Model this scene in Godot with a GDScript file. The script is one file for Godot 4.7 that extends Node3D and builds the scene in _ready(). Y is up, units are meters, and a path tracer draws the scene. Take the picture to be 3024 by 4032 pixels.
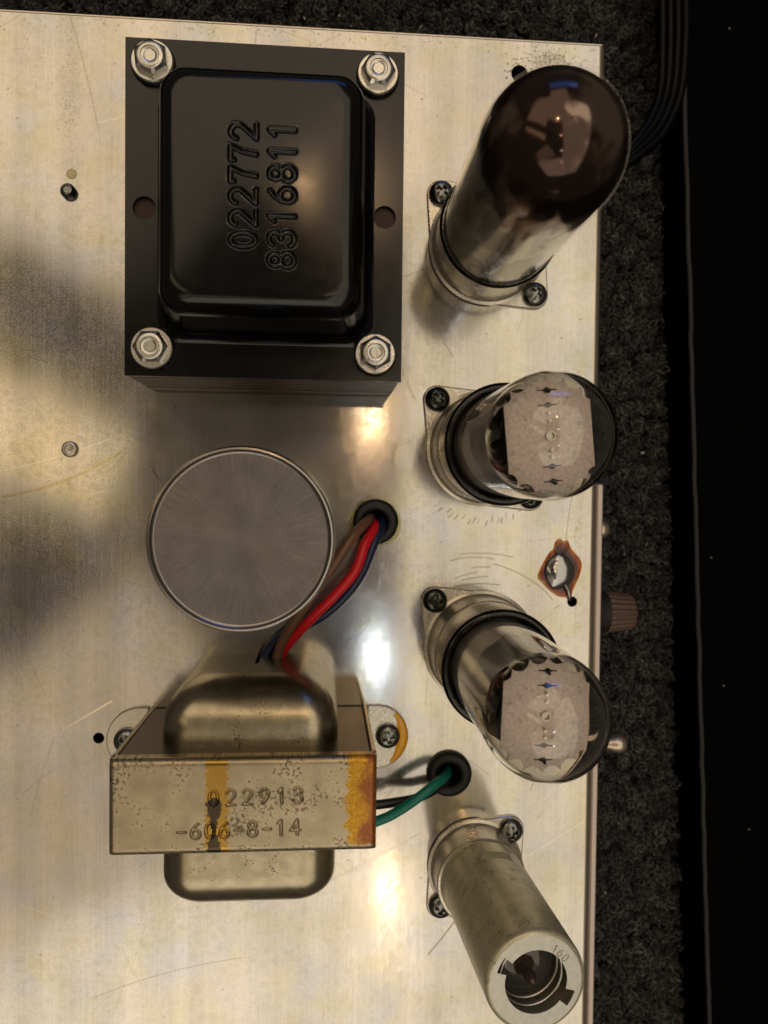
extends Node3D
# All lengths are millimetres on the bench: x to the right, h above the chassis top, z towards the photographer's feet.
# at() turns them into metres; the carpet is y = 0 and the chassis top stands 52 mm above it.
const LIFT := 52.0
var rng := RandomNumberGenerator.new()
var used := {}
var M := {}

func at(x: float, h: float, z: float) -> Vector3:
	return Vector3(x, h + LIFT, z) * 0.001

func _ready() -> void:
	rng.seed = 7
	# ---------------------------------------------------------------- camera, air, lamps
	var cam := Camera3D.new()
	cam.name = "camera"
	var lens := CameraAttributesPhysical.new()
	lens.frustum_focal_length = 18.02
	lens.frustum_focus_distance = 0.178
	lens.frustum_near = 0.01
	lens.frustum_far = 20.0
	lens.exposure_aperture = 13.0
	cam.attributes = lens
	cam.transform = Transform3D(Basis(Vector3(0.9969, 0.07792, -0.01135), Vector3(-0.0093, -0.02662, -0.9996), Vector3(-0.07819, 0.9966, -0.02581)).orthonormalized(), at(0, 211.6, 0))
	cam.fov = 67.3
	cam.near = 0.01
	cam.far = 20.0
	add_child(cam)
	cam.current = true
	var env := Environment.new()
	env.background_mode = Environment.BG_COLOR
	env.background_color = Color(0.29, 0.265, 0.24)
	env.tonemap_mode = Environment.TONE_MAPPER_LINEAR
	env.tonemap_exposure = 1.0
	env.sdfgi_enabled = true
	env.ssao_enabled = true
	env.ssil_enabled = true
	var we := WorldEnvironment.new()
	we.name = "room_air"
	we.environment = env
	add_child(we)
	lamp("ceiling_spot", Vector3(0.105, 1.55, -0.165), Color(1.0, 0.84, 0.66), 0.015, 0.018)
	lamp("ceiling_spot", Vector3(0.120, 1.55, 0.37), Color(0.90, 0.95, 1.0), 0.015, 0.018)
	lamp("ceiling_spot", Vector3(0.150, 1.55, 0.90), Color(1.0, 0.89, 0.74), 0.012, 0.018)
	lamp("ceiling_spot", Vector3(0.050, 1.55, -0.63), Color(1.0, 0.80, 0.58), 0.065, 0.020)
	# the ceiling as the lamps light it: bright stretches around the photographer
	ceiling_light("ceiling_glow", Vector3(-0.66, 1.55, -1.21), Vector2(1.20, 1.20), 27.0, Color(1.0, 0.91, 0.78), 0.36)
	ceiling_light("ceiling_glow", Vector3(-0.99, 1.55, -0.27), Vector2(1.20, 0.20), 24.0, Color(1.0, 0.89, 0.70), 0.44)
	ceiling_light("ceiling_glow", Vector3(-0.60, 1.55, 0.65), Vector2(0.90, 0.50), -38.0, Color(1.0, 0.90, 0.77), 0.20)
	ceiling_light("ceiling_glow", Vector3(-0.21, 1.55, 1.49), Vector2(1.30, 1.30), -22.0, Color(1.0, 0.94, 0.85), 0.42)
	ceiling_light("ceiling_glow", Vector3(0.10, 1.55, -1.50), Vector2(0.7, 1.8), 0.0, Color(1.0, 0.92, 0.81), 0.34)
	ceiling_light("ceiling_glow", Vector3(0.62, 1.55, 0.20), Vector2(0.9, 3.0), 0.0, Color(1.0, 0.94, 0.84), 0.34)
	ceiling_light("window_light", Vector3(0.25, 0.75, -1.6), Vector2(0.75, 0.25), 0.0, Color(0.30, 0.55, 1.0), 0.6, Vector3(0, -0.35, 1))
	materials()
	chassis()
	carpet()
	power_transformer()
	output_transformer()
	capacitor()
	tubes()
	small_things()
	control_side()

func lamp(called: String, where: Vector3, color: Color, energy: float, size: float) -> void:
	var l := OmniLight3D.new()
	l.name = called
	l.position = where
	l.light_color = color
	l.light_energy = energy
	l.light_size = size
	l.omni_range = 6.0
	l.omni_attenuation = 2.0
	l.shadow_enabled = true
	add_child(l, true)

func ceiling_light(called: String, where: Vector3, size: Vector2, turn: float, color: Color, energy: float, aim := Vector3.DOWN) -> void:
	var l := AreaLight3D.new()
	l.name = called
	l.area_size = size
	l.area_normalize_energy = false
	l.light_color = color
	l.light_energy = energy
	l.shadow_enabled = true
	var up := Vector3(sin(deg_to_rad(turn)), 0, -cos(deg_to_rad(turn))) if aim == Vector3.DOWN else Vector3.UP
	l.transform = Transform3D(Basis.looking_at(aim, up), where)
	add_child(l, true)

# ==================================================================== naming
func numbered(called: String) -> String:
	var n: int = used.get(called, 0)
	used[called] = n + 1
	return called if n == 0 else "%s_%03d" % [called, n]

func thing(called: String, label: String, category: String, where := Vector3.ZERO, group := "") -> Node3D:
	var o := Node3D.new()
	o.name = numbered(called)
	o.position = where
	add_child(o, true)
	tag(o, label, category, group)
	return o

func tag(o: Node3D, label: String, category: String, group := "") -> void:
	o.set_meta("label", label)
	o.set_meta("category", category)
	if group:
		o.set_meta("group", group)

func put(called: String, mesh: Mesh, m: Material, parent: Node = null, where := Vector3.ZERO) -> MeshInstance3D:
	var o := MeshInstance3D.new()
	o.name = called if parent else numbered(called)
	o.mesh = mesh
	o.material_override = m
	o.position = where
	(parent if parent else self).add_child(o, true)
	return o

# ==================================================================== mesh code (millimetres in, metres out)
class Shape:
	var v := PackedVector3Array()
	var n := PackedVector3Array()
	var uv := PackedVector2Array()
	var ix := PackedInt32Array()
	func vert(p: Vector3, nn: Vector3, t := Vector2.ZERO) -> int:
		v.append(p * 0.001)
		n.append(nn)
		uv.append(t)
		return v.size() - 1
	func tri(a: int, b: int, c: int) -> void:
		# wound so that the front looks along the normal
		var f := (v[c] - v[a]).cross(v[b] - v[a])
		if f.dot(n[a] + n[b] + n[c]) < 0.0:
			ix.append_array(PackedInt32Array([a, c, b]))
		else:
			ix.append_array(PackedInt32Array([a, b, c]))
	func quad(a: int, b: int, c: int, d: int) -> void:
		tri(a, b, c)
		tri(a, c, d)
	func flat(ps: Array) -> void:
		var nn: Vector3 = (ps[2] - ps[0]).cross(ps[1] - ps[0]).normalized()
		var k := []
		for p in ps:
			k.append(vert(p, nn, Vector2(p.x, p.z) * 0.02))
		for i in range(1, ps.size() - 1):
			tri(k[0], k[i], k[i + 1])
	func face(ps: Array, nn: Vector3) -> void:
		var k := []
		for p in ps:
			k.append(vert(p, nn, Vector2(p.x, p.z) * 0.02))
		for i in range(1, ps.size() - 1):
			tri(k[0], k[i], k[i + 1])
	func box(a: Vector3, b: Vector3, c := 0.0) -> void:
		# a box from corner a to corner b, its edges chamfered by c
		var lo := a.min(b)
		var hi := a.max(b)
		for ax in 3:
			var u := (ax + 1) % 3
			var w := (ax + 2) % 3
			for s in 2:
				var ps := []
				for k in [[0, 0], [1, 0], [1, 1], [0, 1]]:
					var p := Vector3.ZERO
					p[ax] = hi[ax] if s else lo[ax]
					p[u] = hi[u] - c if k[0] else lo[u] + c
					p[w] = hi[w] - c if k[1] else lo[w] + c
					ps.append(p)
				var nn := Vector3.ZERO
				nn[ax] = 1.0 if s else -1.0
				face(ps, nn)
			if c > 0.0:
				for s in 2:
					for t in 2:
						var q := []
						var pu := hi[u] if s else lo[u]
						var pw := hi[w] if t else lo[w]
						var du := -c if s else c
						var dw := -c if t else c
						for e in [[lo[ax] + c, 0], [hi[ax] - c, 0], [hi[ax] - c, 1], [lo[ax] + c, 1]]:
							var p := Vector3.ZERO
							p[ax] = e[0]
							p[u] = pu + (du if e[1] else 0.0)
							p[w] = pw + (0.0 if e[1] else dw)
							q.append(p)
						var nn := Vector3.ZERO
						nn[u] = 1.0 if s else -1.0
						nn[w] = 1.0 if t else -1.0
						face(q, nn.normalized())
		if c > 0.0:
			for i in 8:
				var s := Vector3(1 if i & 1 else -1, 1 if i & 2 else -1, 1 if i & 4 else -1)
				var p := Vector3(hi.x if i & 1 else lo.x, hi.y if i & 2 else lo.y, hi.z if i & 4 else lo.z)
				face([p - Vector3(0, s.y, s.z) * c, p - Vector3(s.x, 0, s.z) * c, p - Vector3(s.x, s.y, 0) * c], s.normalized())
	func lathe(prof: PackedVector2Array, c := Vector3.ZERO, seg := 64, crease := 42.0, axis := Basis.IDENTITY) -> void:
		# profile points are (radius, height); walls that meet at less than the crease angle are smooth
		var m := prof.size()
		var sn := []
		for i in m - 1:
			var d := (prof[i + 1] - prof[i]).normalized()
			sn.append(Vector2(d.y, -d.x))
		var length := 0.0
		for i in m - 1:
			length += prof[i].distance_to(prof[i + 1])
		var gone := 0.0
		for i in m - 1:
			var n0: Vector2 = sn[i]
			var n1: Vector2 = sn[i]
			if i > 0 and absf(rad_to_deg(sn[i].angle_to(sn[i - 1]))) < crease:
				n0 = (sn[i] + sn[i - 1]).normalized()
			if i < m - 2 and absf(rad_to_deg(sn[i].angle_to(sn[i + 1]))) < crease:
				n1 = (sn[i] + sn[i + 1]).normalized()
			var v0 := gone / length
			gone += prof[i].distance_to(prof[i + 1])
			var v1 := gone / length
			var first := v.size()
			for k in seg + 1:
				var a := TAU * k / seg
				var d := Vector3(cos(a), 0, sin(a))
				vert(c + axis * (d * prof[i].x + Vector3(0, prof[i].y, 0)), axis * (d * n0.x + Vector3(0, n0.y, 0)), Vector2(float(k) / seg, v0))
				vert(c + axis * (d * prof[i + 1].x + Vector3(0, prof[i + 1].y, 0)), axis * (d * n1.x + Vector3(0, n1.y, 0)), Vector2(float(k) / seg, v1))
			for k in seg:
				var b := first + k * 2
				quad(b, b + 1, b + 3, b + 2)
	func grid(rows: int, cols: int, f: Callable, wrap := false, uvf = null, turn := false) -> void:
		# f(i, j) -> point; smooth normals from the neighbours
		var P := PackedVector3Array()
		P.resize(rows * cols)
		for i in rows:
			for j in cols:
				P[i * cols + j] = f.call(i, j)
		var first := v.size()
		for i in rows:
			for j in cols:
				var j0 := (j - 1 + cols) % cols if wrap else maxi(j - 1, 0)
				var j1 := (j + 1) % cols if wrap else mini(j + 1, cols - 1)
				var i0 := maxi(i - 1, 0)
				var i1 := mini(i + 1, rows - 1)
				var a := P[i * cols + j1] - P[i * cols + j0]
				var b := P[i1 * cols + j] - P[i0 * cols + j]
				var nn := a.cross(b)
				if nn.length_squared() < 1e-14:
					nn = Vector3.UP
				nn = nn.normalized()
				vert(P[i * cols + j], -nn if turn else nn, uvf.call(i, j) if uvf != null else Vector2(float(j) / cols, float(i) / rows))
		var last := cols if wrap else cols - 1
		for i in rows - 1:
			for j in last:
				var j1 := (j + 1) % cols
				quad(first + i * cols + j, first + i * cols + j1, first + (i + 1) * cols + j1, first + (i + 1) * cols + j)
	func sweep(path: PackedVector3Array, r: float, sides := 16, taper = null) -> void:
		var side := Vector3.ZERO
		var first := v.size()
		var gone := 0.0
		for i in path.size():
			var t := (path[mini(i + 1, path.size() - 1)] - path[maxi(i - 1, 0)]).normalized()
			if i == 0:
				side = t.cross(Vector3.UP if absf(t.y) < 0.9 else Vector3.RIGHT).normalized()
			else:
				gone += path[i].distance_to(path[i - 1])
			side = (side - t * side.dot(t)).normalized()
			var up := t.cross(side)
			var rr: float = r * (taper.call(float(i) / (path.size() - 1)) if taper != null else 1.0)
			for k in sides + 1:
				var a := TAU * k / sides
				var d := side * cos(a) + up * sin(a)
				vert(path[i] + d * rr, d, Vector2(float(k) / sides, gone * 0.05))
		for i in path.size() - 1:
			for k in sides:
				var b := first + i * (sides + 1) + k
				quad(b, b + 1, b + sides + 2, b + sides + 1)
		for e in [0, path.size() - 1]:
			var t := (path[0] - path[1]).normalized() if e == 0 else (path[e] - path[e - 1]).normalized()
			var c := vert(path[e], t)
			var ring := []
			for k in sides + 1:
				ring.append(vert(v[first + e * (sides + 1) + k] * 1000.0, t))
			for k in sides:
				tri(c, ring[k], ring[k + 1])
	func prism(outline: PackedVector2Array, y0: float, y1: float, c := 0.0, crease := 42.0) -> void:
		# outline in (x, z), walls from y0 to y1, top edge chamfered by c
		var m := outline.size()
		var area := 0.0
		for i in m:
			area += outline[i].cross(outline[(i + 1) % m])
		var o := outline.duplicate()
		if area < 0.0:
			o.reverse()
		var en := []
		for i in m:
			var d := (o[(i + 1) % m] - o[i]).normalized()
			en.append(Vector2(d.y, -d.x))
		var inner := PackedVector2Array()
		for i in m:
			var b: Vector2 = (en[i] + en[(i - 1 + m) % m])
			b = b / maxf(0.3, b.length_squared() * 0.5)
			inner.append(o[i] - b * c)
		for i in m:
			var k := (i + 1) % m
			var n0: Vector2 = en[i]
			var n1: Vector2 = en[i]
			if absf(rad_to_deg(en[i].angle_to(en[(i - 1 + m) % m]))) < crease:
				n0 = (en[i] + en[(i - 1 + m) % m]).normalized()
			if absf(rad_to_deg(en[i].angle_to(en[k]))) < crease:
				n1 = (en[i] + en[k]).normalized()
			var a0 := Vector3(n0.x, 0, n0.y)
			var a1 := Vector3(n1.x, 0, n1.y)
			quad(vert(Vector3(o[i].x, y0, o[i].y), a0), vert(Vector3(o[k].x, y0, o[k].y), a1), vert(Vector3(o[k].x, y1 - c, o[k].y), a1), vert(Vector3(o[i].x, y1 - c, o[i].y), a0))
			if c > 0.0:
				var b0 := (a0 + Vector3.UP).normalized()
				var b1 := (a1 + Vector3.UP).normalized()
				quad(vert(Vector3(o[i].x, y1 - c, o[i].y), b0), vert(Vector3(o[k].x, y1 - c, o[k].y), b1), vert(Vector3(inner[k].x, y1, inner[k].y), b1), vert(Vector3(inner[i].x, y1, inner[i].y), b0))
		var tr := Geometry2D.triangulate_polygon(inner)
		var first := v.size()
		for i in m:
			vert(Vector3(inner[i].x, y1, inner[i].y), Vector3.UP, inner[i] * 0.02)
		for i in tr.size() / 3:
			tri(first + tr[i * 3], first + tr[i * 3 + 1], first + tr[i * 3 + 2])
		first = v.size()
		for i in m:
			vert(Vector3(o[i].x, y0, o[i].y), Vector3.DOWN, o[i] * 0.02)
		tr = Geometry2D.triangulate_polygon(o)
		for i in tr.size() / 3:
			tri(first + tr[i * 3], first + tr[i * 3 + 1], first + tr[i * 3 + 2])
	func done() -> ArrayMesh:
		var a := []
		a.resize(Mesh.ARRAY_MAX)
		a[Mesh.ARRAY_VERTEX] = v
		a[Mesh.ARRAY_NORMAL] = n
		a[Mesh.ARRAY_TEX_UV] = uv
		a[Mesh.ARRAY_INDEX] = ix
		var m := ArrayMesh.new()
		m.add_surface_from_arrays(Mesh.PRIMITIVE_TRIANGLES, a)
		return m

func pv(a: Array) -> PackedVector2Array:
	var p := PackedVector2Array()
	for k in a:
		p.append(Vector2(k[0], k[1]))
	return p

func smooth_path(a: Array, step := 0.7) -> PackedVector3Array:
	var c := Curve3D.new()
	c.bake_interval = step
	for i in a.size():
		var p := Vector3(a[i][0], a[i][1], a[i][2])
		var t := Vector3.ZERO
		if i > 0 and i < a.size() - 1:
			t = (Vector3(a[i + 1][0], a[i + 1][1], a[i + 1][2]) - Vector3(a[i - 1][0], a[i - 1][1], a[i - 1][2])) / 6.0
		c.add_point(p, -t, t)
	return c.get_baked_points()

func rounded_rect(hx: float, hz: float, r: float, n: int) -> PackedVector2Array:
	# n points, spread evenly along the outline
	var raw := PackedVector2Array()
	for q in 4:
		var c := Vector2((hx - r) * (1 if q in [0, 3] else -1), (hz - r) * (1 if q < 2 else -1))
		for k in 17:
			var a := PI / 2 * (q + k / 16.0)
			raw.append(c + Vector2(cos(a), sin(a)) * r)
	raw.append(raw[0])
	var length := 0.0
	for i in raw.size() - 1:
		length += raw[i].distance_to(raw[i + 1])
	var out := PackedVector2Array()
	var i := 0
	var gone := 0.0
	for k in n:
		var want := length * k / n
		while gone + raw[i].distance_to(raw[i + 1]) < want:
			gone += raw[i].distance_to(raw[i + 1])
			i += 1
		out.append(raw[i].lerp(raw[i + 1], (want - gone) / maxf(1e-6, raw[i].distance_to(raw[i + 1]))))
	return out

# -------------------------------------------------------------------- stamped figures
func arc(cx: float, cy: float, rx: float, ry: float, a0: float, a1: float) -> PackedVector2Array:
	var p := PackedVector2Array()
	for k in 15:
		var a := deg_to_rad(lerpf(a0, a1, k / 14.0))
		p.append(Vector2(cx + rx * cos(a), cy + ry * sin(a)))
	return p

func figure(c: String) -> Array:
	# strokes in a cell 0.6 wide and 1 high, y upwards
	match c:
		"0": return [arc(0.3, 0.5, 0.27, 0.5, 0, 360)]
		"1": return [pv([[0.12, 0.8], [0.32, 1.0], [0.32, 0.0]])]
		"2":
			var p := arc(0.3, 0.72, 0.27, 0.28, 170, -35)
			p.append_array(pv([[0.04, 0.0], [0.58, 0.0]]))
			return [p]
		"3":
			var p := arc(0.28, 0.76, 0.25, 0.24, 160, -90)
			p.append_array(arc(0.28, 0.27, 0.28, 0.27, 90, -160))
			return [p]
		"4": return [pv([[0.45, 0.0], [0.45, 1.0], [0.02, 0.3], [0.6, 0.3]])]
		"6":
			var p := pv([[0.46, 0.97], [0.25, 0.8], [0.06, 0.5]])
			return [p, arc(0.3, 0.29, 0.27, 0.29, 0, 360)]
		"7": return [pv([[0.03, 0.86], [0.03, 1.0], [0.57, 1.0], [0.36, 0.55], [0.26, 0.0]])]
		"8": return [arc(0.3, 0.76, 0.23, 0.24, 0, 360), arc(0.3, 0.27, 0.28, 0.27, 0, 360)]
		"9":
			var p := pv([[0.14, 0.03], [0.35, 0.2], [0.54, 0.5]])
			return [p, arc(0.3, 0.71, 0.27, 0.29, 0, 360)]
		"-": return [pv([[0.08, 0.45], [0.55, 0.45]])]
	return []

func written(text: String, pitch: float, high: float, origin: Vector2, along: Vector2) -> Array:
	# strokes on the (x, z) plane; along is the reading direction, up is to its left
	var up := Vector2(along.y, -along.x)
	var out := []
	for i in text.length():
		for s in figure(text[i]):
			var q := PackedVector2Array()
			for p in s:
				q.append(origin + along * (i * pitch + p.x * high) + up * (p.y * high))
			out.append(q)
	return out

func stamp_field(strokes: Array, lo: Vector2, hi: Vector2, res: float, reach: float) -> Dictionary:
	# distance to the nearest stroke on a raster
	var w := int((hi.x - lo.x) / res) + 1
	var h := int((hi.y - lo.y) / res) + 1
	var d := PackedFloat32Array()
	d.resize(w * h)
	d.fill(reach)
	for s in strokes:
		for i in s.size() - 1:
			var a: Vector2 = s[i]
			var b: Vector2 = s[i + 1]
			var x0 := maxi(0, int((minf(a.x, b.x) - reach - lo.x) / res))
			var x1 := mini(w - 1, int((maxf(a.x, b.x) + reach - lo.x) / res) + 1)
			var y0 := maxi(0, int((minf(a.y, b.y) - reach - lo.y) / res))
			var y1 := mini(h - 1, int((maxf(a.y, b.y) + reach - lo.y) / res) + 1)
			for y in range(y0, y1 + 1):
				for x in range(x0, x1 + 1):
					var p := lo + Vector2(x, y) * res
					var q := Geometry2D.get_closest_point_to_segment(p, a, b)
					var e := p.distance_to(q)
					if e < d[y * w + x]:
						d[y * w + x] = e
	return {"w": w, "h": h, "d": d, "lo": lo, "res": res, "reach": reach}

func stamped(f: Dictionary, x: float, z: float) -> float:
	var u: float = (x - f.lo.x) / f.res
	var v: float = (z - f.lo.y) / f.res
	if u < 0 or v < 0 or u >= f.w - 1 or v >= f.h - 1:
		return f.reach
	var i := int(u)
	var j := int(v)
	var d: PackedFloat32Array = f.d
	var k: int = j * f.w + i
	return lerpf(lerpf(d[k], d[k + 1], u - i), lerpf(d[k + f.w], d[k + f.w + 1], u - i), v - j)

func groove(e: float, half: float, depth: float) -> float:
	var q := clampf(e / (half * 1.7), 0.0, 1.0)
	return -depth * pow(1.0 - q * q, 1.6)

# ==================================================================== materials
func mat(color: Color, rough: float, metal := 0.0) -> StandardMaterial3D:
	var m := StandardMaterial3D.new()
	m.albedo_color = color
	m.roughness = rough
	m.metallic = metal
	return m

func noise(seed_: int, freq: float, oct := 4, kind := FastNoiseLite.TYPE_SIMPLEX_SMOOTH) -> FastNoiseLite:
	var n := FastNoiseLite.new()
	n.seed = seed_
	n.noise_type = kind
	n.frequency = freq
	n.fractal_octaves = oct
	return n

func bytes(n: FastNoiseLite, w: int, h: int, W := 0, H := 0) -> PackedByteArray:
	# an even-toned noise picture of w x h, stretched to W x H
	var im := n.get_image(w, h)
	im.convert(Image.FORMAT_L8)
	if W:
		im.resize(W, H, Image.INTERPOLATE_CUBIC)
	return im.get_data()

func tex(im: Image) -> ImageTexture:
	return ImageTexture.create_from_image(im)

func grain(m: StandardMaterial3D, lo: float, hi: float, freq: float, size: float, seed_ := 3) -> void:
	# mottled roughness over a material, laid on in world space
	var n := noise(seed_, freq, 5)
	var a := bytes(n, 256, 256)
	for i in a.size():
		a[i] = int(255.0 * lerpf(lo, hi, a[i] / 255.0))
	m.roughness = 1.0
	m.roughness_texture = tex(Image.create_from_data(256, 256, false, Image.FORMAT_L8, a))
	m.uv1_triplanar = true
	m.uv1_world_triplanar = true
	m.uv1_scale = Vector3.ONE / size

func mottle(a: Color, b: Color, freq: float, seed_: int, speck := 0.0, dark := Color.BLACK) -> ImageTexture:
	var w := 512
	var n1 := bytes(noise(seed_, freq, 5), w, w)
	var n2 := bytes(noise(seed_ + 1, 0.12, 3), w, w)
	var n3 := bytes(noise(seed_ + 2, 0.012, 3), w, w)
	var out := PackedByteArray()
	out.resize(w * w * 3)
	for i in w * w:
		var t := clampf(n1[i] / 255.0 * 0.8 + (n2[i] / 255.0 - 0.5) * 0.5 + 0.1, 0, 1)
		var c := a.lerp(b, t)
		if speck > 0.0:
			var s := clampf((n2[i] / 255.0 * 0.6 + n3[i] / 255.0 * 0.6 - 1.0 + speck) * 7.0, 0, 0.85)
			c = c.lerp(dark, s)
		out[i * 3] = int(c.r * 255)
		out[i * 3 + 1] = int(c.g * 255)
		out[i * 3 + 2] = int(c.b * 255)
	return tex(Image.create_from_data(w, w, false, Image.FORMAT_RGB8, out))

func world_map(m: StandardMaterial3D, size: float) -> void:
	m.uv1_triplanar = true
	m.uv1_world_triplanar = true
	m.uv1_scale = Vector3.ONE / size

func materials() -> void:
	M.black_paint = mat(Color(0.03, 0.029, 0.03), 0.25)
	M.black_paint.metallic_specular = 0.47
	grain(M.black_paint, 0.15, 0.20, 0.05, 0.06)
	M.black_paint.albedo_color = Color.WHITE
	M.black_paint.albedo_texture = dusty(Color(0.03, 0.029, 0.03))
	M.lamination = mat(Color(0.30, 0.27, 0.22), 0.38, 0.85)
	M.dark_steel = mat(Color(0.20, 0.15, 0.135), 0.45, 0.6)
	M.zinc = mat(Color(0.80, 0.79, 0.76), 0.22, 1.0)
	grain(M.zinc, 0.22, 0.42, 0.06, 0.008)
	M.screw = mat(Color(0.50, 0.51, 0.49), 0.2, 1.0)
	M.dark_screw = mat(Color(0.30, 0.31, 0.29), 0.2, 1.0)
	M.socket = mat(Color(0.80, 0.775, 0.72), 0.27, 0.8)
	grain(M.socket, 0.22, 0.36, 0.05, 0.02)
	M.can = mat(Color(0.62, 0.60, 0.58), 0.25, 1.0)
	M.tin = mat(Color.WHITE, 0.29, 1.0)
	M.tin.albedo_texture = mottle(Color(0.74, 0.70, 0.60), Color(0.60, 0.565, 0.48), 0.02, 11, 0.16, Color(0.18, 0.16, 0.13))
	world_map(M.tin, 0.045)
	M.shield = mat(Color.WHITE, 0.38, 0.5)
	M.shield.albedo_texture = mottle(Color(0.86, 0.84, 0.73), Color(0.74, 0.72, 0.61), 0.02, 23, 0.20, Color(0.36, 0.34, 0.28))
	world_map(M.shield, 0.04)
	M.shield_top = mat(Color.WHITE, 0.33, 0.85)
	M.shield_top.albedo_texture = mottle(Color(0.76, 0.76, 0.72), Color(0.67, 0.67, 0.64), 0.03, 31, 0.03, Color(0.45, 0.44, 0.42))
	world_map(M.shield_top, 0.03)
	M.bakelite = mat(Color(0.022, 0.02, 0.02), 0.16)
	M.rubber = mat(Color(0.045, 0.045, 0.048), 0.5)
	M.glass = mat(Color(0.30, 0.28, 0.26, 0.07), 0.02)
	M.glass.metallic_specular = 0.42
	M.glass.transparency = BaseMaterial3D.TRANSPARENCY_ALPHA
	M.glass_dull = mat(Color(0.30, 0.28, 0.26, 0.05), 0.02)
	M.glass_dull.metallic_specular = 0.2
	M.glass_dull.transparency = BaseMaterial3D.TRANSPARENCY_ALPHA
	M.bulb = mat(Color(0.96, 0.95, 0.93, 0.0), 0.0)
	M.bulb.refraction_enabled = true
	M.bulb.refraction_scale = 0.05
	M.bulb.transparency = BaseMaterial3D.TRANSPARENCY_ALPHA
	M.anode = mat(Color(0.09, 0.085, 0.08), 0.4, 0.5)
	M.silvering = mat(Color(0.90, 0.89, 0.86), 0.32, 0.6)
	M.mica = mat(Color.WHITE, 0.38, 0.38)
	M.mica.albedo_texture = mottle(Color(0.95, 0.89, 0.865), Color(0.76, 0.70, 0.68), 0.035, 41, 0.18, Color(0.50, 0.45, 0.43))
	world_map(M.mica, 0.02)
	M.clip = mat(Color(0.75, 0.73, 0.70), 0.25, 1.0)
	M.dark_clip = mat(Color(0.20, 0.17, 0.16), 0.4, 0.6)
	M.solder = mat(Color(0.66, 0.66, 0.66), 0.16, 1.0)
	M.flux = mat(Color.WHITE, 0.22)
	M.flux.albedo_texture = flux_picture()
	M.flux.clearcoat_enabled = true
	M.flux.clearcoat = 0.3
	M.flux.clearcoat_roughness = 0.08
	M.varnish = mat(Color(0.92, 0.66, 0.02), 0.25)
	M.varnish.clearcoat_enabled = true
	M.varnish.clearcoat = 0.4
	M.varnish.clearcoat_roughness = 0.06
	M.red = mat(Color(0.80, 0.06, 0.12), 0.4)
	M.blue = mat(Color(0.07, 0.13, 0.26), 0.36)
	M.brown = mat(Color(0.42, 0.29, 0.21), 0.4)
	M.green = mat(Color(0.0, 0.46, 0.40), 0.36)
	M.black_wire = mat(Color(0.06, 0.06, 0.06), 0.38)
	M.cord = mat(Color(0.012, 0.012, 0.012), 0.3)
	M.cord.metallic_specular = 0.25
	M.knob = mat(Color(0.34, 0.26, 0.215), 0.45)
	M.carpet = mat(Color(0.06, 0.06, 0.06), 1.0)
	M.carpet.metallic_specular = 0.1
	M.fibre = mat(Color(0.31, 0.305, 0.30), 0.9)
	M.fibre.vertex_color_use_as_albedo = true
	M.lint = mat(Color(0.7, 0.66, 0.62), 0.8)
	M.vinyl = mat(Color(0.018, 0.018, 0.019), 0.8)
	M.vinyl.metallic_specular = 0.12
	M.piping = mat(Color(0.16, 0.155, 0.155), 0.8)
	M.plate_rim = mat(Color(0.78, 0.72, 0.69), 0.4, 0.5)
	M.void_black = mat(Color(0.01, 0.01, 0.01), 0.9)
	M.cream = mat(Color(0.80, 0.74, 0.55), 0.5)
	M.pale_metal = mat(Color(0.78, 0.72, 0.64), 0.3, 0.85)
	M.knob_dark = mat(Color(0.13, 0.12, 0.12), 0.45)
	M.smoke_glass = mat(Color(1, 1, 1, 0.05), 0.03)
	M.smoke_glass.transparency = BaseMaterial3D.TRANSPARENCY_ALPHA
	M.dark_glass = mat(Color(0.36, 0.31, 0.29), 0.10, 0.6)
	M.dark_coat = mat(Color(0.22, 0.18, 0.17), 0.14, 1.0)
	M.dark_tin = mat(Color(0.36, 0.33, 0.27), 0.4, 0.85)
	M.rectifier_coat = mat(Color.WHITE, 0.13, 0.92)
	M.rectifier_coat.roughness = 1.0
	M.rectifier_coat.roughness_texture = smudges()
	M.rectifier_coat.albedo_texture = rectifier_picture()
	M.can_end = mat(Color.WHITE, 0.36, 1.0)
	M.can_end.anisotropy_enabled = true
	M.can_end.anisotropy = 0.6
	M.can_end.albedo_texture = can_picture()
	strap_material()
	chassis_material()

func dusty(c: Color) -> ImageTexture:
	var im := Image.create(720, 720, false, Image.FORMAT_RGB8)
	im.fill(c)
	var r := RandomNumberGenerator.new()
	r.seed = 21
	for k in 420:
		ink(im, Vector2(r.randf() * 720, r.randf() * 720), r.randf_range(0.3, 1.3), Color(0.45, 0.42, 0.38), r.randf_range(0.03, 0.22))
	for k in 26:
		var p := Vector2(r.randf() * 720, r.randf() * 720)
		var a := r.randf() * TAU
		for q in int(r.randf_range(10, 70)):
			p += Vector2(cos(a), sin(a))
			a += r.randf_range(-0.06, 0.06)
			ink(im, p, 0.5, Color(0.35, 0.33, 0.30), 0.10)
	return tex(im)

func flux_picture() -> ImageTexture:
	# rosin: clear amber at the thin rim, burnt dark towards the solder
	var im := Image.create(256, 64, false, Image.FORMAT_RGB8)
	var n := noise(78, 0.06, 3)
	for y in 64:
		for x in 256:
			var t := y / 18.0 + 0.35 * n.get_noise_2d(x, y * 2.0)
			var c := Color(0.86, 0.58, 0.16).lerp(Color(0.62, 0.27, 0.02), smoothstep(0.0, 0.35, t)).lerp(Color(0.25, 0.075, 0.02), smoothstep(0.35, 1.0, t))
			im.set_pixel(x, y, c)
	return tex(im)

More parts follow.
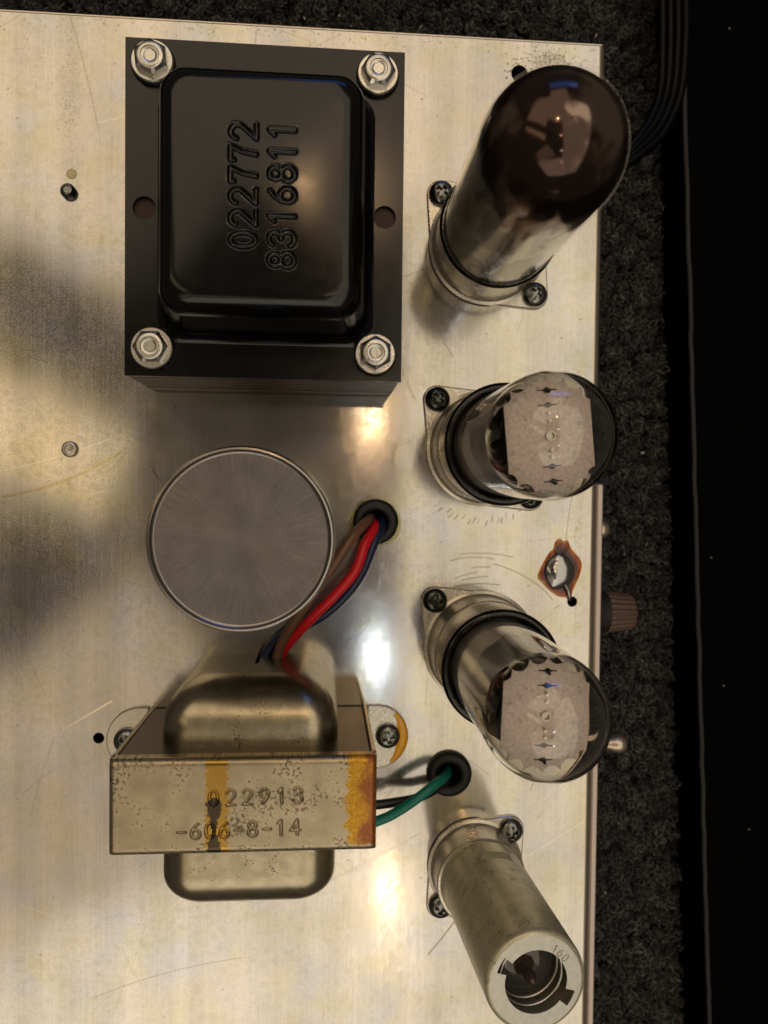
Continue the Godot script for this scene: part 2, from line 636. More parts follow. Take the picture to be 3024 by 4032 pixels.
func rectifier_picture() -> ImageTexture:
	# the getter mirror: dark brown over the crown, thin and grey lower down, with a torn edge between
	var w := 512
	var h := 256
	var n := noise(81, 0.02, 4)
	var im := Image.create(w, h, false, Image.FORMAT_RGB8)
	for x in w:
		var a := TAU * x / w
		var edge := 0.60 + 0.10 * n.get_noise_2d(cos(a) * 60.0, sin(a) * 60.0) * 2.0
		for y in h:
			var v := float(y) / h
			var q := n.get_noise_3d(cos(a) * 70.0, sin(a) * 70.0, y * 0.8)
			var grey := Color(0.74, 0.73, 0.70) if q > -0.02 else Color(0.62, 0.605, 0.56)
			var c := grey.lerp(Color(0.56, 0.48, 0.43).lerp(Color(0.27, 0.20, 0.18), smoothstep(-0.16, 0.22, n.get_noise_3d(cos(a) * 150.0 * (1.05 - v), sin(a) * 150.0 * (1.05 - v), 400.0 + y * 0.7))), smoothstep(edge, edge + 0.06, v))
			im.set_pixel(x, y, c)
	return tex(im)

func smudges() -> ImageTexture:
	# breath, dust and finger marks on the mirror
	var n := noise(83, 0.02, 5)
	var f := noise(84, 0.15, 3)
	var im := Image.create(512, 256, false, Image.FORMAT_L8)
	for x in 512:
		var a := TAU * x / 512.0
		for y in 256:
			var rr := 60.0 * clampf((1.0 - y / 256.0) * 2.6, 0.0, 1.0)
			var q := n.get_noise_3d(cos(a) * rr, sin(a) * rr, y * 0.3)
			var k := 0.11 + 0.20 * smoothstep(0.0, 0.45, q + 0.1) + 0.05 * absf(f.get_noise_3d(cos(a) * rr * 2.0, sin(a) * rr * 2.0, y))
			im.set_pixel(x, y, Color(k, k, k))
	return tex(im)

func can_picture() -> ImageTexture:
	# aluminium end laid out by angle and distance from the rim: dull, with rubbed patches and radial wear
	var n := noise(91, 0.02, 5)
	var f := noise(92, 0.2, 3)
	var im := Image.create(1024, 256, false, Image.FORMAT_RGB8)
	for y in 256:
		var rr := 128.0 * (1.0 - y / 256.0)
		for x in 1024:
			var a := TAU * x / 1024.0
			var p := Vector2(cos(a), sin(a)) * rr
			var ang := f.get_noise_2d(x * 1.0, rr * 0.06)
			var k := 0.92 + n.get_noise_2d(p.x + 200, p.y) * 0.07 + ang * 0.09 * smoothstep(10, 70, rr) + f.get_noise_2d(p.x * 2.0, p.y * 2.0) * 0.06
			if f.get_noise_2d(p.x * 1.7 + 900, p.y * 1.7) > 0.46:
				k *= 1.18
			im.set_pixel(x, y, Color(0.56, 0.535, 0.525) * clampf(k, 0, 1.3))
	return tex(im)

func strap_material() -> void:
	# dull tinned steel, rubbed dark in places, with amber varnish brushed over the right end and run down beside the number
	var w := 1180
	var h := 432
	var n1 := noise(71, 0.006, 4)
	var n2 := noise(72, 0.05, 5)
	var n3 := noise(73, 0.25, 2)
	var px := PackedByteArray()
	var mt := PackedByteArray()
	var ro := PackedByteArray()
	px.resize(w * h * 3)
	mt.resize(w * h)
	ro.resize(w * h)
	for y in h:
		for x in w:
			var a := n1.get_noise_2d(x, y)
			var b := n2.get_noise_2d(x, y)
			var c := n3.get_noise_2d(x, y)
			var k := 1.0 + a * 0.12 + c * 0.16
			var col := Color(0.68 * k, 0.63 * k, 0.53 * k)
			var ed := minf(minf(x, w - x), minf(y, h - y))
			var dirt := smoothstep(0.28, 0.62, b + 0.6 * a + 0.12 * c - ed * 0.0018 + 0.08)
			dirt = maxf(dirt * 0.55, 0.4 * smoothstep(0.0, 0.25, b + 0.1 - absf(y - 190.0 - a * 90) / 120.0) * smoothstep(480, 700, x))
			dirt = maxf(dirt, 0.45 * smoothstep(0.02, 0.3, b + 0.3 - Vector2(x - 560, y - 290).length() / 130.0))
			col = col.lerp(Color(0.20, 0.18, 0.15), dirt)
			var metal := 0.92
			var rough := 0.36 + c * 0.1 + dirt * 0.2
			var wob := 22.0 * n1.get_noise_1d(y * 3.0) + 26.0 * b + 10.0 * c
			var v := smoothstep(1042 + wob, 1054 + wob, x) * (1.0 - smoothstep(395 + wob, 402 + wob, y))
			if v > 0.0:
				var deep := smoothstep(1085 + a * 60, 1150 + a * 60, x)
				var amber := Color(0.82, 0.60, 0.05).lerp(Color(0.60, 0.33, 0.12), deep)
				amber = amber * (0.95 + b * 0.25 + c * 0.12)
				col = col.lerp(amber, v * 0.95)
				metal = lerpf(metal, 0.35, v)
				rough = lerpf(rough, 0.26, v)
			var run := smoothstep(56.0, 42.0, absf(x - 470.0 + b * 22 + 6.0 * n1.get_noise_1d(y * 4.0))) * smoothstep(8, 12, y)
			if run > 0.0:
				var core := smoothstep(-26.0, 4.0, 13.0 + 16.0 * n1.get_noise_1d(y * 5.0 + 40) + 10.0 * sin(y * 0.035) - absf(x - 458.0 + b * 14)) * smoothstep(160, 182, y)
				col = col.lerp(Color(0.72, 0.52, 0.12), run * 0.6)
				col = col.lerp(Color(0.26, 0.24, 0.22), smoothstep(0.62, 0.72, core) * run * 0.85)
				rough = lerpf(rough, 0.24, run)
			var i := y * w + x
			px[i * 3] = int(clampf(col.r, 0, 1) * 255)
			px[i * 3 + 1] = int(clampf(col.g, 0, 1) * 255)
			px[i * 3 + 2] = int(clampf(col.b, 0, 1) * 255)
			mt[i] = int(metal * 255)
			ro[i] = int(clampf(rough, 0, 1) * 255)
	M.strap = mat(Color.WHITE, 1.0, 1.0)
	M.strap.albedo_texture = tex(Image.create_from_data(w, h, false, Image.FORMAT_RGB8, px))
	M.strap.metallic_texture = tex(Image.create_from_data(w, h, false, Image.FORMAT_L8, mt))
	M.strap.roughness_texture = tex(Image.create_from_data(w, h, false, Image.FORMAT_L8, ro))

func chassis_material() -> void:
	# plated sheet: yellow, pink and blue passivation clouds, rolling streaks, scratches, scuffs
	var W := 1180
	var H := 2040
	var clouds := bytes(noise(101, 0.004, 5), W, H)
	var yellow := bytes(noise(102, 0.011, 5), W, H)
	var blue := bytes(noise(103, 0.006, 4), W, H)
	var lace := bytes(noise(104, 0.035, 4), W, H)
	var fine := bytes(noise(105, 0.22, 3), W, H)
	var speck := bytes(noise(108, 0.35, 2), W, H)
	var streak := bytes(noise(106, 0.25, 3), W, 40, W, H)
	var broad := bytes(noise(107, 0.012, 3), W, 12, W, H)
	var px := PackedByteArray()
	px.resize(W * H * 3)
	var ro := PackedByteArray()
	ro.resize(W * H)
	for i in W * H:
		var c := clouds[i] / 255.0 - 0.5
		var y := clampf((yellow[i] / 255.0 - 0.46) * 2.4, 0, 1) * 0.42
		var b := clampf((blue[i] / 255.0 - 0.52) * 3.2, 0, 1)
		var l := absf(lace[i] / 255.0 - 0.5) * 2.0
		var f := fine[i] / 255.0 - 0.5
		var s := streak[i] / 255.0 - 0.5
		var w := broad[i] / 255.0 - 0.5
		var k := 0.90 + c * 0.10 + f * 0.06 + s * 0.055 + w * 0.08 - l * 0.04
		px[i * 3] = int(clampf(k * (0.87 - 0.02 * y - 0.03 * b), 0, 1) * 255)
		px[i * 3 + 1] = int(clampf(k * (0.845 - 0.025 * y - 0.01 * b), 0, 1) * 255)
		px[i * 3 + 2] = int(clampf(k * (0.81 - 0.15 * y + 0.03 * b), 0, 1) * 255)
		ro[i] = int(clampf(lerpf(0.10, 0.155, smoothstep(90.0, 160.0, speck[i])) + c * 0.05 + l * 0.04 + s * 0.018, 0.05, 1) * 255)
	var im := Image.create_from_data(W, H, false, Image.FORMAT_RGB8, px)
	var r := RandomNumberGenerator.new()
	r.seed = 55
	# scratches, light and dark
	for k in 240:
		var p := Vector2(r.randf() * W, r.randf() * H)
		var a := r.randf() * TAU
		var bend := r.randf_range(-0.012, 0.012) if k % 3 else r.randf_range(-0.0015, 0.0015)
		var n := int(r.randf_range(10, 60) if k % 3 else r.randf_range(60, 260))
		var dark := r.randf() < 0.7
		var wide := 1 if r.randf() < 0.75 else 2
		var ink := r.randf_range(0.08, 0.34)
		for q in n:
			p += Vector2(cos(a), sin(a)) * 1.2
			a += bend
			for e in wide:
				var u := Vector2i(int(p.x) + e, int(p.y))
				if u.x > 0 and u.y > 0 and u.x < W and u.y < H:
					var col := im.get_pixelv(u)
					im.set_pixelv(u, col.lerp(Color(0.30, 0.26, 0.16) if dark else Color(0.98, 0.95, 0.9), ink))
	# small smudges and specks
	for k in 260:
		var p := Vector2(r.randf() * W, r.randf() * H)
		var rr := r.randf_range(0.6, 2.2)
		for y in range(-3, 4):
			for x in range(-3, 4):
				var u := Vector2i(int(p.x) + x, int(p.y) + y)
				if Vector2(x, y).length() < rr and u.x > 0 and u.y > 0 and u.x < W and u.y < H:
					im.set_pixelv(u, im.get_pixelv(u).lerp(Color(0.30, 0.26, 0.18), r.randf_range(0.1, 0.5)))
	# marks that the photograph shows in their places, in millimetres on the sheet
	var S := Vector2(W / 197.0, H / 340.0)
	var at0 := Vector2(118, 130)
	for k in 400:   # yellow green ring of old lacquer round the first grommet
		var a := TAU * k / 400.0
		ink(im, (Vector2(14.25, 8.16) + Vector2(cos(a), sin(a)) * (6.7 + 0.3 * sin(a * 3.0)) + at0) * S, 2.6, Color(0.66, 0.63, 0.25), 0.07 + 0.05 * sin(a * 2.0 + 1.0))
	for q in 7:   # circular scuffs behind the third tube
		var rr := 19.0 + q * 1.3 + r.randf()
		var a0 := r.randf_range(-130, -110)
		for k in int(r.randf_range(60, 230)):
			var a := deg_to_rad(a0 + (q * 37) % 30 + k * 0.22)
			ink(im, (Vector2(44.2, 44.0) + Vector2(cos(a), sin(a)) * (rr + 0.4 * sin(a * 5.0 + q)) + at0) * S, 1.0, Color(0.45, 0.40, 0.28), 0.16)
	for k in 15:   # bite marks along the second socket
		var a := deg_to_rad(128.0 - k * 4.6 + r.randf_range(-1.2, 1.2))
		for d in 8:
			ink(im, (Vector2(44.1, -12.4) + Vector2(cos(a + d * 0.004), sin(a + d * 0.004)) * (19.6 + d * 0.2 + 0.6 * sin(k * 2.3)) + at0) * S, 1.2, Color(0.25, 0.24, 0.22), 0.08 + 0.18 * absf(sin(k * 5.1)))
	for k in 300:   # a long yellow drag mark and a bright scratch on the open left side
		var t := k / 300.0
		ink(im, (Vector2(-85, 2.4).lerp(Vector2(-53.5, -10.4), t) + Vector2(0, 2.0 * sin(t * PI)) + at0) * S, 2.6, Color(0.70, 0.62, 0.40), 0.06)
		if t > 0.1:
			ink(im, (Vector2(-71, 65.8).lerp(Vector2(-56.6, 57.3), t) + at0) * S, 1.0, Color(1.0, 0.95, 0.85), 0.5 * t)
		ink(im, (Vector2(30.5, 130).lerp(Vector2(42, 108), t) + Vector2(3.0 * sin(t * 2.4), 0) + at0) * S, 1.0, Color(0.40, 0.35, 0.22), 0.3)
	for k in 320:   # grime along the far edge and beside the top left corner
		var p := Vector2(r.randf_range(-114, 74), -124.0 + absf(r.randfn(0.0, 1.6)))
		ink(im, (p + at0) * S, r.randf_range(0.7, 1.8), Color(0.25, 0.22, 0.16), r.randf_range(0.05, 0.3))
		p = Vector2(-80 + r.randfn(0.0, 9.0), -112 + r.randfn(0.0, 6.0))
		ink(im, (p + at0) * S, r.randf_range(0.6, 1.5), Color(0.35, 0.31, 0.22), r.randf_range(0.03, 0.2))
		p = Vector2(-68 + r.randfn(0.0, 1.6), -104 + r.randfn(0.0, 9.0))
		ink(im, (p + at0) * S, r.randf_range(0.6, 1.4), Color(0.38, 0.33, 0.23), r.randf_range(0.03, 0.24))
		p = Vector2(62 + r.randfn(0.0, 4.0), -120 + r.randfn(0.0, 1.2))
		ink(im, (p + at0) * S, r.randf_range(0.6, 1.3), Color(0.25, 0.23, 0.18), r.randf_range(0.1, 0.5))
		p = Vector2(52.6, -115.7) + Vector2(r.randfn(0.0, 1.0), r.randfn(0.0, 1.0)).normalized() * r.randf_range(2.4, 4.2)
		if k % 12 == 0:
			ink(im, (p + at0) * S, 1.6, Color(0.2, 0.19, 0.16), 0.5)
	for e in 260:   # yellow tide marks by the front fold
		var p := Vector2(71.5 + r.randfn(0.0, 0.9), r.randf_range(-40, 40))
		ink(im, (p + at0) * S, r.randf_range(1.0, 3.0), Color(0.62, 0.58, 0.28), 0.14)
	M.chassis = mat(Color.WHITE, 1.0, 0.92)
	M.chassis.albedo_texture = tex(im)
	M.chassis.roughness_texture = tex(Image.create_from_data(W, H, false, Image.FORMAT_L8, ro))
	M.chassis.uv1_triplanar = true
	M.chassis.uv1_world_triplanar = true
	M.chassis.uv1_scale = Vector3(1.0 / 0.197, 1.0, 1.0 / 0.340)
	M.chassis.uv1_offset = Vector3(0.118 / 0.197, 0, 0.130 / 0.340)
	M.chassis.anisotropy_enabled = true
	M.chassis.anisotropy = 0.6
	M.chassis_edge = mat(Color(0.80, 0.76, 0.68), 0.28, 0.95)

func ink(im: Image, p: Vector2, r: float, c: Color, share: float) -> void:
	# a soft round dab on a picture
	var n := int(ceil(r))
	for y in range(-n, n + 1):
		for x in range(-n, n + 1):
			var u := Vector2i(int(p.x) + x, int(p.y) + y)
			if u.x >= 0 and u.y >= 0 and u.x < im.get_width() and u.y < im.get_height():
				var e := clampf(r + 0.5 - Vector2(x, y).length(), 0.0, 1.0) * share
				if e > 0.0:
					im.set_pixelv(u, im.get_pixelv(u).lerp(c, e))

# ==================================================================== the chassis and what lies around it
func chassis() -> void:
	var o := thing("amplifier_chassis", "plated sheet metal amplifier chassis carrying the transformers and tubes", "chassis")
	var top := CSGCombiner3D.new()
	top.name = "top_plate"
	var sheet := CSGBox3D.new()
	sheet.name = "sheet"
	sheet.size = Vector3(191.0, 1.2, 325.4) * 0.001
	sheet.position = at(-116.0 + 95.5, -0.6, -124.4 + 162.7)
	sheet.material = M.chassis
	top.add_child(sheet)
	for h in [[14.25, 8.16, 5.0], [35.68, 78.46, 5.0], [-60.07, 67.33, 1.5], [52.66, -115.75, 2.3], [70.19, 30.31, 1.45]]:
		var c := CSGCylinder3D.new()
		c.name = "hole"
		c.operation = CSGShape3D.OPERATION_SUBTRACTION
		c.radius = h[2] * 0.001
		c.height = 0.006
		c.sides = 40
		c.position = at(h[0], 0, h[1])
		c.material = M.chassis_edge
		top.add_child(c, true)
	o.add_child(top)
	# right-hand fold and apron
	var s := Shape.new()
	var prof := []
	for k in 9:
		var a := PI / 2 * k / 8.0
		prof.append([75.0 + 2.4 * sin(a), -2.4 + 2.4 * cos(a), sin(a), cos(a)])
	prof.append([77.4, -50.8, 1, 0])
	for i in prof.size() - 1:
		var p: Array = prof[i]
		var q: Array = prof[i + 1]
		s.quad(s.vert(Vector3(p[0], p[1], -124.4), Vector3(p[2], p[3], 0)), s.vert(Vector3(q[0], q[1], -124.4), Vector3(q[2], q[3], 0)), s.vert(Vector3(q[0], q[1], 201), Vector3(q[2], q[3], 0)), s.vert(Vector3(p[0], p[1], 201), Vector3(p[2], p[3], 0)))
	s.face([Vector3(75.0, -1.2, -124.4), Vector3(75, -50.8, -124.4), Vector3(75, -50.8, 201), Vector3(75, -1.2, 201)], Vector3.LEFT)
	put("side_apron", s.done(), M.chassis_edge, o, Vector3(0, LIFT, 0) * 0.001)
	# far end, folded down
	s = Shape.new()
	s.box(Vector3(-116, -50.8, -125.3), Vector3(76.2, -0.12, -124.42), 0.3)
	put("end_apron", s.done(), M.chassis_edge, o, Vector3(0, LIFT, 0) * 0.001)
	s = Shape.new()
	s.box(Vector3(77.5, -48, -3), Vector3(79.3, -1.7, 200), 0.35)
	put("face_plate", s.done(), M.plate_rim, o, Vector3(0, LIFT, 0) * 0.001)

func carpet() -> void:
	var s := Shape.new()
	s.face([Vector3(-420, 0, -420), Vector3(420, 0, -420), Vector3(420, 0, 420), Vector3(-420, 0, 420)], Vector3.UP)
	var f := put("floor", s.done(), M.carpet)
	f.set_meta("kind", "structure")
	f.set_meta("label", "dark charcoal carpet under and beside the chassis")
	# pile: short curled fibres
	var t := Shape.new()
	t.sweep(smooth_path([[0, 0, 0], [0.5, 1.5, 0.1], [0.1, 2.8, 0.5], [-0.7, 3.0, 0.2]], 0.8), 0.24, 4)
	t.sweep(smooth_path([[0.3, 0, 0.6], [-0.2, 1.2, 0.9], [-0.9, 2.0, 0.4], [-1.0, 1.2, -0.4]], 0.8), 0.2, 4)
	t.sweep(smooth_path([[0.2, 0, -0.4], [0.7, 1.6, -0.8], [1.2, 1.9, -0.1], [0.9, 1.0, 0.6]], 0.8), 0.2, 4)
	var spots: Array[Transform3D] = []
	var tint := noise(9, 0.09, 3)
	var cols: Array[Color] = []
	var zones := [[72.0, 138.0, -215.0, 215.0, 34000], [-150.0, 72.0, -215.0, -119.0, 19000]]
	for z in zones:
		for k in z[4]:
			var p := Vector3(rng.randf_range(z[0], z[1]), 0, rng.randf_range(z[2], z[3]))
			if p.x > 120.5 + 0.047 * p.z:
				continue
			var b := Basis(Vector3.UP, rng.randf() * TAU) * Basis(Vector3.RIGHT, rng.randf_range(-0.5, 0.5))
			var clump := tint.get_noise_2d(p.x * 2.6, p.z * 1.8) * 1.4
			b = b.scaled(Vector3.ONE * rng.randf_range(0.62, 1.15) * (1.0 + clump * 0.6))
			spots.append(Transform3D(b, p * 0.001))
			var g := clampf(rng.randf_range(0.25, 1.0) * (0.8 + clump), 0.1, 1.6)
			cols.append(Color(g, g, g))
	var mm := MultiMesh.new()
	mm.transform_format = MultiMesh.TRANSFORM_3D
	mm.use_colors = true
	mm.mesh = t.done()
	mm.instance_count = spots.size()
	for i in spots.size():
		mm.set_instance_transform(i, spots[i])
		mm.set_instance_color(i, cols[i])
	var o := MultiMeshInstance3D.new()
	o.name = "carpet_pile"
	o.multimesh = mm
	o.material_override = M.fibre
	o.set_meta("kind", "stuff")
	tag(o, "short curled charcoal pile of the carpet", "carpet pile")
	add_child(o)
	# crumbs of lint caught in the pile
	var l := Shape.new()
	for k in 44:
		var c := Vector3(rng.randf_range(80, 114), rng.randf_range(2.0, 3.0), rng.randf_range(-150, 180))
		if k % 3 == 0:
			c = Vector3(rng.randf_range(-30, 100), 2.5, rng.randf_range(-160, -140))
		var d := Vector3(rng.randf_range(-1, 1), 0, rng.randf_range(-1, 1)).normalized() * rng.randf_range(0.2, 0.6)
		l.sweep(PackedVector3Array([c - d, c + Vector3(0, 0.25, 0), c + d]), rng.randf_range(0.12, 0.34), 5)
	for p in [[131, 22.5, 62], [128, 22.2, -150], [141, 22.2, 110], [126, 22.2, 20]]:
		var c := Vector3(p[0], p[1], p[2])
		l.sweep(PackedVector3Array([c, c + Vector3(0.3, 0.25, 0.1), c + Vector3(0.4, 0, 0.3)]), 0.13, 5)
	var li := put("lint", l.done(), M.lint)
	li.set_meta("kind", "stuff")
	tag(li, "pale specks of lint caught in the carpet pile", "lint")
	# low black panel along the right edge
	var o2 := thing("vinyl_case", "low black vinyl covered case lying along the right edge of the carpet", "case", Vector3(0.1210, 0, 0))
	o2.rotation.y = 0.050
	s = Shape.new()
	s.box(Vector3(0, 0, -260), Vector3(220, 20, 260), 0.8)
	put("body", s.done(), M.vinyl, o2)
	s = Shape.new()
	var path := PackedVector3Array()
	for k in 261:
		var z := -255.0 + k * 2.0
		path.append(Vector3(0.5 + tint.get_noise_1d(z * 0.6) * 0.35, 19.7 + tint.get_noise_1d(z * 0.9 + 300) * 0.25, z))
	s.sweep(path, 0.75, 8)
	put("piping", s.done(), M.piping, o2)

# ==================================================================== transformers
func hex_bolt() -> Node3D:
	var o := Node3D.new()
	o.name = "flange_bolt"
	var s := Shape.new()
	s.lathe(pv([[4.75, 0], [4.75, 0.85], [4.5, 1.1], [0, 1.15]]), Vector3.ZERO, 56)
	put("flange", s.done(), M.zinc, o)
	s = Shape.new()
	var hexa := PackedVector2Array()
	for k in 6:
		hexa.append(Vector2(cos(k * PI / 3), sin(k * PI / 3)) * 3.95)
	s.prism(hexa, 1.05, 2.7)
	# chamfered crown with turned rings
	for k in 6:
		var a := hexa[k]
		var b := hexa[(k + 1) % 6]
		var ra := a.normalized() * 3.0
		var rb := b.normalized() * 3.0
		for q in 4:
			var a0 := a.lerp(b, q / 4.0)
			var a1 := a.lerp(b, (q + 1) / 4.0)
			var b0 := a0.normalized() * 2.95
			var b1 := a1.normalized() * 2.95
			s.flat([Vector3(a0.x, 2.7, a0.y), Vector3(a1.x, 2.7, a1.y), Vector3(b1.x, 3.3, b1.y), Vector3(b0.x, 3.3, b0.y)])
	s.lathe(pv([[2.95, 3.3], [2.75, 3.42], [2.1, 3.42], [1.95, 3.2], [1.3, 3.14], [1.2, 3.04], [0.0, 3.04]]), Vector3.ZERO, 40)
	put("hex_head", s.done(), M.zinc, o)
	return o

func power_transformer() -> void:
	var cx := -13.95
	var cz := -64.25
	var o := thing("power_transformer", "large black painted power transformer with stamped numbers and four hex bolts", "transformer", at(cx, 0, cz))
	var s := Shape.new()
	# lamination stack: fine steel sheets, a little uneven
	var r := RandomNumberGenerator.new()
	r.seed = 4
	var h := 0.6
	while h < 28.6:
		var j := r.randf_range(-0.10, 0.05)
		s.box(Vector3(-31.6 - j, h, -37.95 - j), Vector3(31.6 + j, h + 0.62, 37.95 + j), 0.06)
		h += 0.66
	var st := put("lamination_stack", s.done(), M.lamination, o)
	st.set_meta("kind", "stuff")
	s = Shape.new()
	s.box(Vector3(-31.5, 0, -37.8), Vector3(31.5, 0.58, 37.8), 0.1)
	put("bottom_plate", s.done(), M.black_paint, o)
	# black top plate with two open rivet holes
	var plate := CSGCombiner3D.new()
	plate.name = "top_plate"
	var sheet := CSGBox3D.new()
	sheet.name = "sheet"
	sheet.size = Vector3(63.7, 1.3, 76.4) * 0.001
	sheet.position = Vector3(0, 29.85, 0) * 0.001
	sheet.material = M.black_paint
	plate.add_child(sheet)
	for x in [-41.66 - cx + 0.2, 13.54 - cx]:
		var c := CSGCylinder3D.new()
		c.name = "hole"
		c.operation = CSGShape3D.OPERATION_SUBTRACTION
		c.radius = 0.00265
		c.height = 0.004
		c.sides = 40
		c.position = Vector3(x, 30.2, 0) * 0.001
		c.material = M.black_paint
		plate.add_child(c, true)
		s = Shape.new()
		s.lathe(pv([[2.6, 29.25], [0, 29.25]]), Vector3(x, 0, 0), 32)
		put("rivet_face", s.done(), M.dark_steel, o)
	o.add_child(plate)
	# deep drawn bell
	s = Shape.new()
	var strokes := written("022772", 4.42, 5.3, Vector2(-14.55 - cx, -50.35 - cz), Vector2(0, -1))
	strokes.append_array(written("8316811", 4.42, 5.3, Vector2(-6.6 - cx, -46.5 - cz), Vector2(0, -1)))
	var field := stamp_field(strokes, Vector2(-8, -16), Vector2(10, 20), 0.2, 1.2)
	var prof := []   # inset from the foot outline, height, corner radius
	prof.append([-1.0, 30.55, 5.0])
	prof.append([-0.4, 30.75, 5.2])
	prof.append([0.3, 31.3, 5.4])
	prof.append([0.8, 32.3, 5.6])
	for k in 6:
		prof.append([1.0 + k * 0.2, 33.2 + k * 2.0, 5.8])
	for k in range(1, 13):
		var a := PI / 2 * k / 12.0
		prof.append([2.0 + 4.6 * (1.0 - cos(a)), 43.2 + 5.6 * sin(a), 5.8 - 1.4 * k / 12.0])
	var segs := 520
	var rings := []
	for p in prof:
		rings.append(rounded_rect(23.8 - p[0], 28.0 - p[0], p[2], segs))
	var edge: PackedVector2Array = rings[-1]
	var lip := rings.size()
	var inner := 96
	s.grid(lip + inner, segs, func(i: int, j: int):
		if i < lip:
			return Vector3(rings[i][j].x + 0.3, prof[i][1], rings[i][j].y + 1.5)
		var q := 1.0 - float(i - lip + 1) / inner
		var p := edge[j] * q
		var bulge := 0.55 * (1.0 - pow(p.x / 17.3, 2.0)) * (1.0 - pow(p.y / 21.5, 2.0))
		return Vector3(p.x + 0.3, 48.8 + bulge + groove(stamped(field, p.x + 0.3, p.y + 1.5), 0.42, 0.55), p.y + 1.5), true)
	put("bell_cover", s.done(), M.black_paint, o)
	for p in [[-39.5, -96.6, 0.1], [11.56, -96.5, 0.5], [-39.35, -32.2, 0.55], [11.62, -32.1, 0.02]]:
		var b := hex_bolt()
		b.position = Vector3(p[0] - cx, 31.3, p[1] - cz) * 0.001
		b.rotation.y = p[2] + PI / 6
		o.add_child(b, true)
		s = Shape.new()
		s.lathe(pv([[5.0, 30.53], [5.0, 31.0], [4.7, 31.3], [0, 31.3]]), Vector3(p[0] - cx, 0, p[1] - cz), 48)
		put("washer", s.done(), M.black_paint, o)

func bell_shell(s: Shape, x0: float, x1: float, h1: float, z0: float, z1: float, r: float, rb: float) -> void:
	# half shell: an arch in x and h with rounded shoulders, closed towards z1 with a rounded end
	var arch := PackedVector2Array()
	var w := (x1 - x0) / 2.0
	var cx := (x0 + x1) / 2.0
	for k in 8:
		arch.append(Vector2(-w, (h1 - r) * k / 8.0))
	for k in 13:
		var a := PI / 2 * k / 12.0
		arch.append(Vector2(-w + r - r * cos(a), h1 - r + r * sin(a)))
	for k in range(1, 24):
		arch.append(Vector2(lerpf(-w + r, w - r, k / 24.0), h1))
	for k in 13:
		var a := PI / 2 * k / 12.0
		arch.append(Vector2(w - r + r * sin(a), h1 - r + r * cos(a)))
	for k in 8:
		arch.append(Vector2(w, (h1 - r) * (7 - k) / 8.0))
	var dir := signf(z1 - z0)
	var rows := []
	for k in 12:
		rows.append([lerpf(z0, z1 - dir * rb, k / 11.0), 0.0])
	for k in range(1, 13):
		var a := PI / 2 * k / 12.0
		rows.append([z1 - dir * rb + dir * rb * sin(a), rb * (1.0 - cos(a))])
	for k in range(1, 10):
		rows.append([z1 + dir * 0.02 * k, lerpf(rb, minf(w, h1) - 0.5, k / 9.0)])
	s.grid(rows.size(), arch.size(), func(i: int, j: int):
		var p: Vector2 = arch[j]
		var inset: float = rows[i][1]
		var qx := p.x * maxf(0.02, (w - inset)) / w
		var qh := p.y * maxf(0.02, (h1 - inset)) / h1
		return Vector3(cx + qx, qh, rows[i][0]), false, null, dir < 0)

